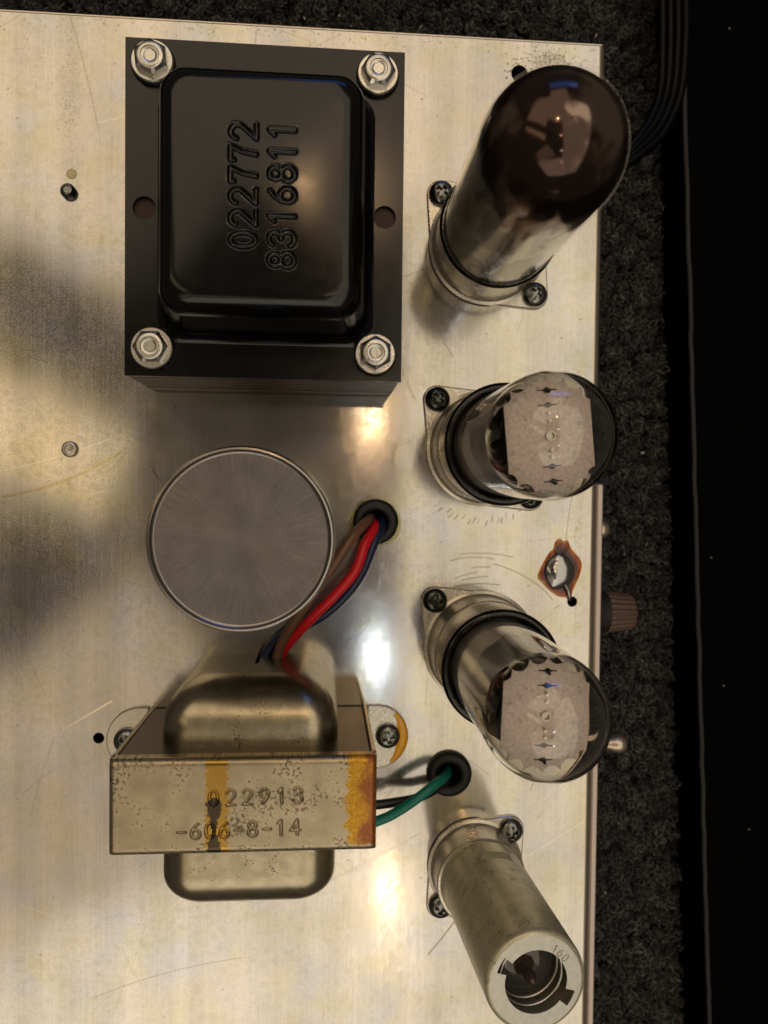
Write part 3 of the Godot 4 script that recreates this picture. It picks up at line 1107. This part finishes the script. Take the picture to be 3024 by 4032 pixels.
func output_transformer() -> void:
	var ox := -17.0
	var oz := 70.0
	var o := thing("output_transformer", "smaller bare metal output transformer with stamped numbers and amber varnish stains", "transformer", at(ox, 0, oz))
	var s := Shape.new()
	s.box(Vector3(-28.2, 1.0, -10.2), Vector3(28.2, 39.0, 10.2), 0.2)
	put("lamination_core", s.done(), M.dark_tin, o)
	# strap over the core: stamped top face with rounded long edges and legs to the chassis
	s = Shape.new()
	var strokes := written("022913", 3.72, 3.4, Vector2(-24.7 - ox, 69.75 - oz), Vector2(1, -0.018).normalized())
	strokes.append_array(written("-606-8-14", 3.12, 3.4, Vector2(-31.7 - ox, 77.1 - oz), Vector2(1, -0.018).normalized()))
	var field := stamp_field(strokes, Vector2(-17, -5), Vector2(15, 9), 0.15, 0.9)
	var hx := 29.5
	var hz := 10.8
	var zs := []
	for k in 7:
		var a := PI / 2 * k / 6.0
		zs.append([-hz + 1.6 - 1.6 * cos(a), 41.0 - 1.6 + 1.6 * sin(a)])
	for k in range(1, 130):
		zs.append([lerpf(-hz + 1.6, hz - 1.6, k / 130.0), 41.0])
	for k in 7:
		var a := PI / 2 * k / 6.0
		zs.append([hz - 1.6 + 1.6 * sin(a), 41.0 - 1.6 + 1.6 * cos(a)])
	zs.push_front([-hz, 37.5])
	zs.append([hz, 37.5])
	var cols := 330
	s.grid(zs.size(), cols, func(i: int, j: int):
		var x := lerpf(-hx, hx, j / (cols - 1.0))
		var e := hx - absf(x)
		var drop := 0.0 if e > 1.4 else 1.4 - sqrt(maxf(0.0, 1.4 * 1.4 - (1.4 - e) * (1.4 - e)))
		var z: float = zs[i][0]
		var y: float = zs[i][1] - drop
		if zs[i][1] > 40.99:
			y += groove(stamped(field, x, z), 0.22, 0.42)
		return Vector3(x, y, z), false, func(i: int, j: int): return Vector2(j / (cols - 1.0), (zs[i][0] + hz) / (2 * hz)), true)
	put("strap_top", s.done(), M.strap, o)
	for d in [-1.0, 1.0]:
		s = Shape.new()
		s.box(Vector3(d * 29.5, 0.0, -hz), Vector3(d * 28.4, 39.7, hz), 0.25)
		put("strap_leg", s.done(), M.tin, o)
	for d in [-1.0, 1.0]:
		s = Shape.new()
		var ear := PackedVector2Array()
		var c := Vector2((-49.0 - ox) if d < 0 else (15.2 - ox), 67.6 - oz)
		ear.append(Vector2(d * 29.6, c.y - 8.8))
		for k in 25:
			var a := -PI / 2 + PI * k / 24.0
			ear.append(c + Vector2(cos(a) * d, sin(a)) * 8.8)
		ear.append(Vector2(d * 29.6, c.y + 8.8))
		s.prism(ear, 0.05, 1.15, 0.3)
		put("mounting_foot", s.done(), M.socket, o)
	for q in [[18.26, 67.3, 0.3], [-52.3, 67.6, 0.9]]:
		var b := screw(3.4, M.screw, "mounting_screw")
		b.position = Vector3(q[0] - ox, 1.15, q[1] - oz) * 0.001
		b.rotation.y = q[2]
		o.add_child(b, true)
	s = Shape.new()
	bell_shell(s, -37.6 - ox, 3.9 - ox, 33.2, 59.3 - oz, 44.6 - oz, 7.0, 11.0)
	put("bell_cover", s.done(), M.tin, o)
	s = Shape.new()
	bell_shell(s, -37.3 - ox, 3.5 - ox, 33.2, 80.7 - oz, 98.6 - oz, 7.0, 8.0)
	put("bell_cover", s.done(), M.tin, o)
	# flanges of the bells, thin plates against the core
	s = Shape.new()
	s.box(Vector3(-28.0, 0.8, -10.75), Vector3(28.0, 38.2, -10.25), 0.1)
	s.box(Vector3(-28.0, 0.8, 10.25), Vector3(28.0, 38.2, 10.75), 0.1)
	put("bell_flange", s.done(), M.dark_tin, o)
	# amber varnish pooled along the right foot
	s = Shape.new()
	var c := Vector2(15.2 - ox, 67.6 - oz)
	s.grid(26, 9, func(i: int, j: int):
		var a := deg_to_rad(lerpf(-52, 62, i / 25.0))
		var taper := sin(PI * clampf(i / 25.0, 0.04, 0.96))
		var w := 0.8 + 2.2 * taper
		var t := j / 8.0
		var rr := 8.55 - w * (1.0 - t)
		return Vector3(c.x + cos(a) * rr, 1.16 + 0.42 * sin(PI * t) * (0.4 + 0.6 * taper), c.y + sin(a) * rr), false, null, true)
	put("varnish_pool", s.done(), M.varnish, o)

func screw(r: float, m: Material, called: String) -> MeshInstance3D:
	# pan head with a cross recess
	var s := Shape.new()
	var rings := 30
	var segs := 72
	s.grid(rings + 3, segs, func(i: int, j: int):
		var a := TAU * j / segs
		if i >= rings:
			return Vector3(cos(a) * r, [0.55, 0.28, 0.0][i - rings], sin(a) * r)
		var q := float(i) / (rings - 1)
		var rr := r * q
		var y := 0.62 + 1.75 * pow(maxf(0.0, 1.0 - pow(q, 2.6)), 0.55)
		var x := rr * cos(a)
		var z := rr * sin(a)
		var arm := minf(maxf(absf(x) * 2.1, absf(z) * 0.62), maxf(absf(z) * 2.1, absf(x) * 0.62))
		var k := r / 3.4
		y -= 1.15 * (1.0 - smoothstep(0.85 * k, 1.15 * k, arm))
		return Vector3(x, y, z), true, null, true)
	var o := MeshInstance3D.new()
	o.name = called
	o.mesh = s.done()
	o.material_override = m
	return o

func capacitor() -> void:
	var s := Shape.new()
	var o := thing("capacitor_can", "tall round aluminium capacitor can between the two transformers", "capacitor", at(-15.0, 0, 8.96))
	s.lathe(pv([[17.2, 0], [17.2, 68.2], [17.1, 69.3], [16.8, 69.8], [16.5, 69.85], [16.3, 69.6], [16.1, 69.3], [15.8, 69.2]]), Vector3.ZERO, 128)
	put("can_wall", s.done(), M.can, o)
	s = Shape.new()
	s.grid(10, 128, func(i: int, j: int):
		var q := maxf(0.002, 1.0 - i / 9.0)
		var a := TAU * j / 128.0
		return Vector3(cos(a) * 15.8 * q, 69.2 - 0.35 * (1.0 - q * q), sin(a) * 15.8 * q), true, func(i: int, j: int): return Vector2(j / 128.0, i / 9.0))
	put("can_end", s.done(), M.can_end, o)

# ==================================================================== tubes and sockets
func saddle(called: String, label: String, where: Vector3, ears: Array, r: float, wall: float, screws: Material) -> Node3D:
	var o := thing(called, label, "tube socket", where)
	var s := Shape.new()
	var pts := PackedVector2Array()
	for k in 60:
		pts.append(Vector2(cos(TAU * k / 60), sin(TAU * k / 60)) * (r + 1.0))
	for e in ears:
		for k in 24:
			pts.append(Vector2(e[0], e[1]) + Vector2(cos(TAU * k / 24), sin(TAU * k / 24)) * 3.9)
	var hull := Geometry2D.convex_hull(pts)
	hull.remove_at(hull.size() - 1)
	s.prism(hull, 0.05, 1.0, 0.3)
	put("mounting_saddle", s.done(), M.socket, o)
	s = Shape.new()
	s.lathe(pv([[r + 1.3, 1.0], [r + 0.5, 1.3], [r + 0.12, 2.2], [r, 3.6], [r, wall - 0.3], [r - 0.3, wall], [r - 1.6, wall], [r - 1.6, 1.2]]), Vector3.ZERO, 96)
	put("socket_shell", s.done(), M.socket, o)
	for e in ears:
		var b := screw(3.4, screws, "mounting_screw")
		b.position = Vector3(e[0], 1.0, e[1]) * 0.001
		b.rotation.y = rng.randf() * TAU
		o.add_child(b, true)
	return o

func dome_profile(r: float, base: float, shoulder: float, high: float, n: float) -> PackedVector2Array:
	var p := PackedVector2Array()
	p.append(Vector2(r, base))
	for k in 12:
		p.append(Vector2(r, lerpf(base, shoulder, (k + 1) / 12.0)))
	for k in range(1, 29):
		var a := PI / 2 * k / 28.0
		p.append(Vector2(r * pow(maxf(cos(a), 0.0), 2.0 / n), shoulder + high * pow(sin(a), 2.0 / n)))
	p[p.size() - 1].x = 0.0
	return p

func tubes() -> void:
	# the rectifier, silvered from the crown down
	saddle("tube_socket", "metal tube socket under the tall smoky silvered tube", at(44.4, 0, -68.3), [[-13.2, -13.3], [13.2, 13.3]], 15.1, 14.6, M.screw)
	var o := thing("rectifier_tube", "tall glass tube with a dark mirror crown beside the black transformer", "vacuum tube", at(44.4, 0, -68.3))
	var s := Shape.new()
	s.lathe(pv([[14.6, 14.4], [15.5, 14.7], [15.65, 15.3], [15.45, 16.0], [15.2, 16.2]]), Vector3.ZERO, 96)
	put("base_rim", s.done(), M.bakelite, o)
	s = Shape.new()
	s.lathe(dome_profile(15.2, 16.0, 58.0, 16.6, 2.3), Vector3.ZERO, 112, 60)
	put("glass_bulb", s.done(), M.glass_dull, o)
	s = Shape.new()
	s.lathe(dome_profile(14.7, 16.0, 58.0, 16.1, 2.3), Vector3.ZERO, 112, 60)
	put("getter_coating", s.done(), M.rectifier_coat, o)
	# two clear power tubes
	for k in 2:
		var z := [-12.4, 43.1][k] as float
		var lean := [0.9, 1.3][k] as float
		saddle("tube_socket", ["metal tube socket under the clear tube beside the capacitor can", "metal tube socket under the clear tube beside the solder joint"][k], at(44.1, 0, z), [[-13.2, -13.3], [13.2, 13.3]], 14.7, 12.0, [M.dark_screw, M.dark_screw][k])
		var t := thing("clear_tube", ["clear glass tube by the capacitor can, mica disc slightly turned", "clear glass tube near the output transformer, mica disc with sharp star points"][k], "vacuum tube", at(44.1, 0, z), "clear glass tubes")
		t.rotation = Vector3(lean * 0.016, 0, -0.008)
		s = Shape.new()
		s.lathe(pv([[13.6, 3], [14.45, 3.5], [14.55, 23.5], [14.2, 24.0]]), Vector3.ZERO, 96)
		put("metal_base", s.done(), M.socket, t)
		s = Shape.new()
		var tor := PackedVector2Array()
		for q in 17:
			var a := lerpf(-PI * 0.5, PI * 0.95, q / 16.0)
			tor.append(Vector2(14.0 + 1.15 * cos(a), 25.0 + 1.15 * sin(a)))
		tor.append(Vector2(12.5, 24.6))
		s.lathe(tor, Vector3.ZERO, 96)
		put("base_rim", s.done(), M.bakelite, t)
		s = Shape.new()
		var wall := dome_profile(12.9, 24.2, 60.5, 14.2, 2.25)
		var lining := dome_profile(12.15, 24.2, 60.3, 13.2, 2.25)
		lining.reverse()
		wall.append_array(lining)
		wall.append(wall[0])
		s.lathe(wall, Vector3.ZERO, 112, 60)
		put("glass_bulb", s.done(), M.bulb, t)
		# silvered band low on the bulb with a wavering upper edge
		s = Shape.new()
		var wav := noise(60 + k, 0.4, 3)
		s.grid(24, 120, func(i: int, j: int):
			var a := TAU * j / 120.0
			var top := 43.5 + 4.0 * wav.get_noise_2d(cos(a) * 3.0, sin(a) * 3.0) + 2.5 * cos(a - 2.5)
			return Vector3(cos(a) * 12.05, lerpf(24.6, top, i / 23.0), sin(a) * 12.05), true, null, true)
		put("getter_coating", s.done(), M.silvering, t)
		electrodes(t, k)
	shielded_tube()

func electrodes(t: Node3D, k: int) -> void:
	var turn := Basis(Vector3.UP, [0.10, -0.03][k])
	var s := Shape.new()
	# oval anode
	s.grid(12, 80, func(i: int, j: int):
		var a := TAU * j / 80.0
		return turn * Vector3(cos(a) * 6.4, lerpf(28.0, 60.8, i / 11.0), sin(a) * 9.6), true, null, true)
	s.grid(2, 80, func(i: int, j: int):
		var a := TAU * j / 80.0
		var q := 1.0 if i == 0 else 0.02
		return turn * Vector3(cos(a) * 6.4 * q, 60.8, sin(a) * 9.6 * q), true)
	put("anode", s.done(), M.anode, t)
	# mica disc with star points front and back
	s = Shape.new()
	var out := PackedVector2Array()
	var tips := [-7.2, -3.7, 0.0, 3.7, 7.2]
	for side in [1.0, -1.0]:
		out.append(Vector2(-8.6 * side, -6.6 * side))
		for q in 6:
			var f := q / 6.0
			var p := Vector2(-8.6, -6.6).lerp(Vector2(-7.2, -9.3), f)
			out.append((p + Vector2(0.7, 0.5) * sin(PI * f)) * side)
		for i in 4:
			var a := Vector2(tips[i], -sqrt(11.6 * 11.6 - tips[i] * tips[i]))
			var b := Vector2(tips[i + 1], -sqrt(11.6 * 11.6 - tips[i + 1] * tips[i + 1]))
			for q in 9:
				var f := q / 9.0
				var p := a.lerp(b, f)
				out.append((p - p.normalized() * (1.25 + 0.2 * sin(i * 2.0 + k)) * pow(sin(PI * f), 0.6)) * side)
		for q in 6:
			var f := q / 6.0
			var p := Vector2(7.2, -9.3).lerp(Vector2(8.6, -6.6), f)
			out.append((p + Vector2(-0.7, 0.5) * sin(PI * f)) * side)
		out.append(Vector2(8.6 * side, -6.6 * side))
	var poly := PackedVector2Array()
	for p in out:
		var q := turn * Vector3(p.x, 0, p.y)
		poly.append(Vector2(q.x, q.z))
	s.prism(poly, 61.6, 62.0)
	put("mica_disc", s.done(), M.mica, t)
	s = Shape.new()
	s.prism(poly, 27.2, 27.5)
	put("mica_disc", s.done(), M.mica, t)
	# slots with tabs, grid posts and the cathode in a row across the mica
	for z in [-8.9, -6.0, 5.9, 8.8]:
		s = Shape.new()
		var c := turn * Vector3(0, 62.0, z)
		s.grid(2, 13, func(i: int, j: int):
			var x := lerpf(-1.9, 1.9, j / 12.0)
			var w := 0.12 + 0.45 * exp(-x * x * 3.0)
			return c + turn * Vector3(x, 0.06, w if i else -w), false, null, false)
		put("slot", s.done(), M.dark_clip, t)
	for z in [-8.9, 8.8]:
		s = Shape.new()
		s.sweep(PackedVector3Array([turn * Vector3(0, 61.9, z), turn * Vector3(0.05, 62.5, z), turn * Vector3(0.15, 63.0, z + 0.5)]), 0.33, 6)
		put("tab", s.done(), M.dark_clip, t)
	for z in [-4.4, -2.9, 2.8, 4.2]:
		s = Shape.new()
		s.sweep(PackedVector3Array([turn * Vector3(0, 61.9, z), turn * Vector3(0, 62.4, z), turn * Vector3(0.0, 62.9, z)]), 0.36, 10)
		put("grid_post", s.done(), M.clip, t)
	s = Shape.new()
	s.lathe(pv([[0.95, 61.9], [0.95, 62.7], [0.7, 62.7], [0.7, 62.1], [0, 62.1]]), Vector3.ZERO, 24)
	put("cathode", s.done(), M.clip, t)

func shielded_tube() -> void:
	var base := at(43.4, 0, 105.0)
	var o := saddle("tube_socket", "small metal tube socket under the shielded tube at the bottom", base, [[9.8, -10.4], [-9.8, 10.4]], 12.2, 10.0, M.screw)
	var t := thing("shielded_tube", "small tube inside a dull metal shield with a round hole on top", "vacuum tube", base)
	t.rotation.z = -0.060
	t.rotation.x = 0.0
	var s := Shape.new()
	s.lathe(pv([[11.9, 2.0], [12.0, 9.0], [11.35, 10.6], [11.3, 12.0], [11.25, 50.6], [11.1, 51.4], [10.7, 51.85], [10.2, 52.0]]), Vector3.ZERO, 112)
	s.lathe(pv([[10.7, 51.2], [10.8, 12.0]]), Vector3.ZERO, 112)
	put("shield_can", s.done(), M.shield, t)
	# bayonet tongue pressed out of the lower wall
	s = Shape.new()
	s.grid(14, 16, func(i: int, j: int):
		var a := deg_to_rad(lerpf(-112, -62, j / 15.0))
		var e := minf(minf(i / 13.0, 1 - i / 13.0), minf(j / 15.0, 1 - j / 15.0))
		var rr := 11.32 + 0.85 * smoothstep(0.0, 0.18, e) * (1.0 if i < 13 else 0.0)
		return Vector3(cos(a) * rr, lerpf(10.5, 19.0, i / 13.0), sin(a) * rr), false, null, true)
	put("bayonet_tongue", s.done(), M.shield, t)
	# top ring with two notches
	s = Shape.new()
	var angs := []
	for k in 120:
		angs.append(TAU * k / 120.0)
	var ring_in := func(a: float) -> float:
		for c in [deg_to_rad(208.0), deg_to_rad(28.0)]:
			if absf(angle_difference(a, c)) < 0.20:
				return 9.1
		return 6.95
	var n := 720
	for k in n:
		var a0 := TAU * k / n
		var a1 := TAU * (k + 1) / n
		var am := (a0 + a1) / 2
		var ri: float = ring_in.call(am)
		var d0 := Vector3(cos(a0), 0, sin(a0))
		var d1 := Vector3(cos(a1), 0, sin(a1))
		var U := Vector3.UP
		s.face([d0 * 10.2 + U * 52.0, d1 * 10.2 + U * 52.0, d1 * ri + U * 52.0, d0 * ri + U * 52.0], U)
		s.face([d0 * 10.2 + U * 51.4, d1 * 10.2 + U * 51.4, d1 * ri + U * 51.4, d0 * ri + U * 51.4], -U)
		s.face([d0 * ri + U * 52.0, d1 * ri + U * 52.0, d1 * ri + U * 51.4, d0 * ri + U * 51.4], -(d0 + d1).normalized())
		var rn: float = ring_in.call(a1 + 0.001)
		if absf(rn - ri) > 0.1:
			s.face([d1 * ri + U * 52.0, d1 * rn + U * 52.0, d1 * rn + U * 51.4, d1 * ri + U * 51.4], Vector3(-d1.z, 0, d1.x) * (1 if rn > ri else -1))
	put("top_ring", s.done(), M.shield_top, t)
	# the number stamped on the ring, standing proud
	s = Shape.new()
	var mid := deg_to_rad(-48.0)
	for i in 3:
		var a := mid + (i - 1) * 0.20
		var up := Vector2(cos(a), sin(a))
		var along := Vector2(-up.y, up.x)
		for st in figure("160"[i]):
			var q := PackedVector3Array()
			for p in st:
				var w: Vector2 = up * (8.05 + (p.y - 0.5) * 1.7) + along * (p.x - 0.3) * 1.7
				q.append(Vector3(w.x, 52.0, w.y))
			s.sweep(q, 0.14, 6)
	put("stamped_number", s.done(), M.shield_top, t)
	# the glass inside, its tip, and the coil spring that presses on it
	s = Shape.new()
	var prof := dome_profile(9.6, 12.0, 41.0, 4.6, 2.6)
	s.lathe(prof, Vector3(-0.6, 0, 0.2), 80, 60)
	put("glass_bulb", s.done(), M.smoke_glass, t)
	s = Shape.new()
	s.lathe(pv([[3.6, 44.9], [2.5, 45.4], [1.9, 46.2], [1.4, 47.2], [1.2, 48.4], [1.35, 49.8], [1.15, 51.2], [0.65, 52.0], [0, 52.3]]), Vector3(-0.6, 0, 0.2), 32, 60)
	put("glass_tip", s.done(), M.dark_glass, t)
	s = Shape.new()
	s.lathe(dome_profile(9.1, 12.0, 40.6, 4.3, 2.6), Vector3(-0.6, 0, 0.2), 64, 60)
	put("getter_coating", s.done(), M.dark_coat, t)
	s = Shape.new()
	var path := PackedVector3Array()
	for k in 150:
		var a := k * 0.12
		path.append(Vector3(cos(a) * 7.3, lerpf(42.5, 50.2, k / 149.0), sin(a) * 7.3))
	s.sweep(path, 0.42, 10)
	put("coil_spring", s.done(), M.zinc, t)

# ==================================================================== wires, grommets, solder, loose hardware
func small_things() -> void:
	for k in 2:
		var c: Array = [[14.25, 8.16], [35.68, 78.46]][k]
		var s := Shape.new()
		var p := PackedVector2Array()
		p.append(Vector2(3.0, -3.0))
		p.append(Vector2(3.0, 0.9))
		for q in 15:
			var a := PI - PI * q / 14.0
			p.append(Vector2(4.65 + 1.65 * cos(a), 0.9 + 1.5 * sin(a)))
		p.append(Vector2(6.3, 0.03))
		p.append(Vector2(5.0, 0.03))
		p.reverse()
		s.lathe(p, Vector3.ZERO, 72)
		var g := put("rubber_grommet", s.done(), M.rubber, null, at(c[0], 0, c[1]))
		tag(g, ["black rubber grommet with the red, blue and brown wires passing through", "black rubber grommet with the green and black wires passing through"][k], "grommet")
	wire("red_wire", M.red, 1.32, [[14.6, -8, 8.6], [14.6, -1, 8.8], [13.6, 5, 10.0], [11.1, 9, 13.7], [8.3, 11, 20.8], [3.0, 11.3, 27.1], [-3.1, 9.0, 33.6], [-9.6, 4.8, 41.6], [-12.6, 3.6, 47]], "red insulated wire from the grommet to the output transformer")
	wire("blue_wire", M.blue, 1.3, [[15.9, -8, 7.4], [15.8, -1, 7.8], [15.3, 4, 10.2], [13.2, 6.8, 14.3], [9.9, 8.0, 22.0], [5.2, 7.8, 28.4], [-0.8, 6.8, 33.6], [-8.2, 5.0, 37.4], [-13.4, 3.6, 41.4], [-16.5, 3.2, 47]], "dark blue wire running beside and under the red wire")
	wire("brown_wire", M.brown, 1.3, [[13.0, -8, 7.2], [13.0, -1, 7.2], [11.4, 5.5, 8.2], [7.7, 10, 11.8], [2.9, 11.6, 18.9], [-2.6, 11.2, 26.6], [-6.5, 8.6, 33], [-11.0, 6.2, 41], [-12.4, 6.0, 47]], "brown wire from the grommet passing behind the capacitor can")
	wire("green_wire", M.green, 1.3, [[35.3, -8, 78.2], [35.4, -1, 78.4], [33.6, 5, 77.8], [30.9, 9, 77.8], [26.1, 11, 80.6], [20.3, 11, 84.5], [15.9, 11, 86.6], [9, 11, 88.6], [1, 11, 89]], "green wire from the grommet to the output transformer")
	wire("black_wire", M.black_wire, 1.25, [[36.3, -8, 80.2], [36.2, -1, 80.3], [33.3, 3, 80.6], [29.5, 5, 82.0], [25.4, 6, 83.2], [20.3, 7, 83.6], [16.1, 7.5, 83.9], [9, 7.5, 84.5], [1, 7.5, 85]], "dark grey wire running under the green wire")
	# solder joint: a blob in a ring of burnt flux, with the wire end dipping into the hole
	var o := thing("solder_joint", "shiny solder blob in a ring of burnt amber flux", "solder joint", at(66.4, 0, 21.8))
	var s := Shape.new()
	var flux := [[-0.3, -9.3], [1.1, -8.6], [2.2, -8.9], [3.2, -6.6], [5.0, -4.6], [6.3, -2.6], [6.2, -0.4], [5.6, 1.6], [4.7, 3.6], [3.9, 5.4], [3.4, 7.2], [1.6, 7.3], [-0.6, 6.9], [-2.6, 5.6], [-4.6, 3.6], [-6.3, 1.7], [-5.6, -0.8], [-4.5, -3.0], [-3.2, -5.2], [-2.0, -6.4], [-1.5, -8.2]]
	var wob := noise(77, 0.3, 2)
	s.grid(18, 84, func(i: int, j: int):
		var f := j / 84.0 * flux.size()
		var k := int(f)
		var p0 := Vector2(flux[(k - 1 + flux.size()) % flux.size()][0], flux[(k - 1 + flux.size()) % flux.size()][1])
		var p1 := Vector2(flux[k][0], flux[k][1])
		var p2 := Vector2(flux[(k + 1) % flux.size()][0], flux[(k + 1) % flux.size()][1])
		var p3 := Vector2(flux[(k + 2) % flux.size()][0], flux[(k + 2) % flux.size()][1])
		var p := p1.cubic_interpolate(p2, p0, p3, f - k)
		var q := 1.0 - i / 17.0
		var y := 0.03 + 0.55 * pow(1.0 - q, 0.6) + 0.12 * wob.get_noise_2d(p.x * q * 4.0, p.y * q * 4.0) * (1.0 - pow(q, 6.0))
		return Vector3(p.x * q, maxf(0.02, y), p.y * q), true)
	put("burnt_flux", s.done(), M.flux, o)
	s = Shape.new()
	s.grid(20, 64, func(i: int, j: int):
		var a := TAU * j / 64.0
		var q := i / 19.0
		var e := Vector2(4.1 * cos(a) * (1.0 + 0.08 * sin(2 * a + 1.0)), 5.1 * sin(a) * (1.0 + 0.06 * cos(3 * a)))
		e = e.rotated(0.22) * q
		return Vector3(e.x - 0.2, 0.3 + 1.5 * sqrt(maxf(0.0, 1.0 - q * q)) * (1.0 + 0.08 * sin(e.y)), e.y), true, null, true)
	put("solder_blob", s.done(), M.solder, o)
	s = Shape.new()
	s.sweep(smooth_path([[1.2, 1.2, 3.6], [2.1, 1.35, 5.2], [2.6, 1.0, 6.8], [3.1, 0.2, 8.0], [3.4, -2.5, 8.4]]), 0.5, 10)
	put("wire_end", s.done(), M.solder, o)
	# screw tip and rivet on the open left side, and the paint drop beside the tip
	o = thing("screw_tip", "threaded screw tip sticking up through the chassis left of the black transformer", "screw", at(-67.9, 0, -78.3))
	s = Shape.new()
	var p := PackedVector2Array([Vector2(1.75, -1)])
	for k in 3:
		p.append(Vector2(1.95, k * 0.62 + 0.1))
		p.append(Vector2(1.6, k * 0.62 + 0.41))
	p.append(Vector2(1.25, 2.2))
	p.append(Vector2(1.0, 2.3))
	p.append(Vector2(0.85, 2.05))
	p.append(Vector2(0.0, 2.05))
	s.lathe(p, Vector3.ZERO, 28, 20)
	put("thread", s.done(), M.screw, o)
	s = Shape.new()
	s.lathe(pv([[1.35, 0.02], [1.2, 0.25], [0.8, 0.4], [0.35, 0.36], [0, 0.3]]), Vector3.ZERO, 28, 50)
	var d := put("paint_drop", s.done(), M.cream, null, at(-67.3, 0, -83.2))
	tag(d, "small cream paint drop on the chassis behind the screw tip", "paint drop")
	s = Shape.new()
	s.lathe(pv([[2.2, 0.02], [2.2, 0.35], [1.9, 0.95], [1.5, 1.15], [1.25, 1.1], [1.1, 0.6], [0.6, 0.5], [0.45, 0.85], [0, 0.9]]), Vector3.ZERO, 36)
	d = put("rivet", s.done(), M.socket, null, at(-67.6, 0, -10.5))
	tag(d, "small round metal rivet left of the capacitor can", "rivet")

func wire(called: String, m: Material, r: float, pts: Array, label: String) -> void:
	var s := Shape.new()
	s.sweep(smooth_path(pts, 0.6), r, 18)
	var o := put(called, s.done(), m, null, Vector3(0, LIFT, 0) * 0.001)
	tag(o, label, "wire")

# ==================================================================== the control side, cord
func control_side() -> void:
	var sideways := Basis(Vector3.FORWARD, PI / 2)   # lathe height runs along +x
	var o := thing("control_knob", "brown ribbed control knob on the side of the chassis", "knob", at(79.3, -22, 36.6))
	var s := Shape.new()
	s.lathe(pv([[7.0, 0.6], [7.2, 1.0], [7.2, 4.6], [6.7, 5.6], [6.4, 8.4], [6.3, 8.8]]), Vector3.ZERO, 64, 42, sideways)
	put("skirt", s.done(), M.knob_dark, o)
	s = Shape.new()
	var n := 200
	s.grid(8, n, func(i: int, j: int):
		var a := TAU * j / n
		var x := [8.6, 8.7, 11, 13.5, 16.2, 17.2, 17.6, 17.6][i] as float
		var rr := [6.0, 6.3, 6.0, 5.7, 5.4, 4.9, 4.2, 0.05][i] as float
		rr *= 1.0 + (0.10 * absf(sin(a * 10.0)) - 0.05) * (1.0 if i > 0 and i < 6 else 0.0)
		return sideways * Vector3(cos(a) * rr, x, sin(a) * rr), true, null, true)
	put("ribbed_cap", s.done(), M.knob, o)
	for k in 2:
		var z := [10.9, 78.6][k] as float
		var reach := [6.6, 13.6][k] as float
		o = thing("toggle_switch", ["small pale toggle tip beside the chassis, above the ribbed knob", "longer pale toggle lever beside the chassis, below the ribbed knob"][k], "switch", at(79.3, -23, z))
		s = Shape.new()
		s.lathe(pv([[4.2, 0.0], [4.2, 1.2], [3.8, 1.6], [2.4, 1.7], [2.3, 4.0], [1.4, 4.3]]), Vector3.ZERO, 36, 42, sideways)
		put("bushing", s.done(), M.screw, o)
		s = Shape.new()
		s.lathe(pv([[1.5, 3.0], [1.9, reach - 3.0], [2.6, reach - 1.4], [3.0, reach + 0.4], [2.7, reach + 2.0], [1.6, reach + 3.1], [0, reach + 3.4]]), Vector3.ZERO, 32, 70, sideways)
		put("lever", s.done(), M.pale_metal, o)
	o = thing("jack_socket", "black jack socket nut on the chassis side, above the toggle switches", "jack socket", at(77.45, -20, -43.0))
	s = Shape.new()
	s.lathe(pv([[4.6, 0.0], [4.6, 5.2], [4.2, 5.7], [2.8, 5.8], [2.8, 2.0], [0, 2.0]]), Vector3.ZERO, 40, 42, sideways)
	put("nut", s.done(), M.bakelite, o)
	# power cord: a doubled pair of round cores, out of the side and away over the panel
	o = thing("power_cable", "black power cord curving from behind the silvered tube out of the top edge", "cord")
	for k in 4:
		s = Shape.new()
		var off := (k - 1.5) * 2.5
		s.sweep(smooth_path([[78, -24.5, -95 + off * 0.5], [87.6 - off * 0.4, -25, -101.4 + off * 0.7], [96 - off * 0.1, -25.5, -108.0 + off * 0.8], [104.0 + off * 0.45, -27, -117.0 + off * 0.75], [108.6 + off * 0.85, -28.5, -129 + off * 0.3], [109.6 + off, -29, -145], [109.4 + off, -29.2, -163], [110 + off, -29.3, -200], [112 + off, -29.3, -260]], 1.2), 1.45, 14)
		put("core", s.done(), M.cord, o, Vector3(0, LIFT, 0) * 0.001)
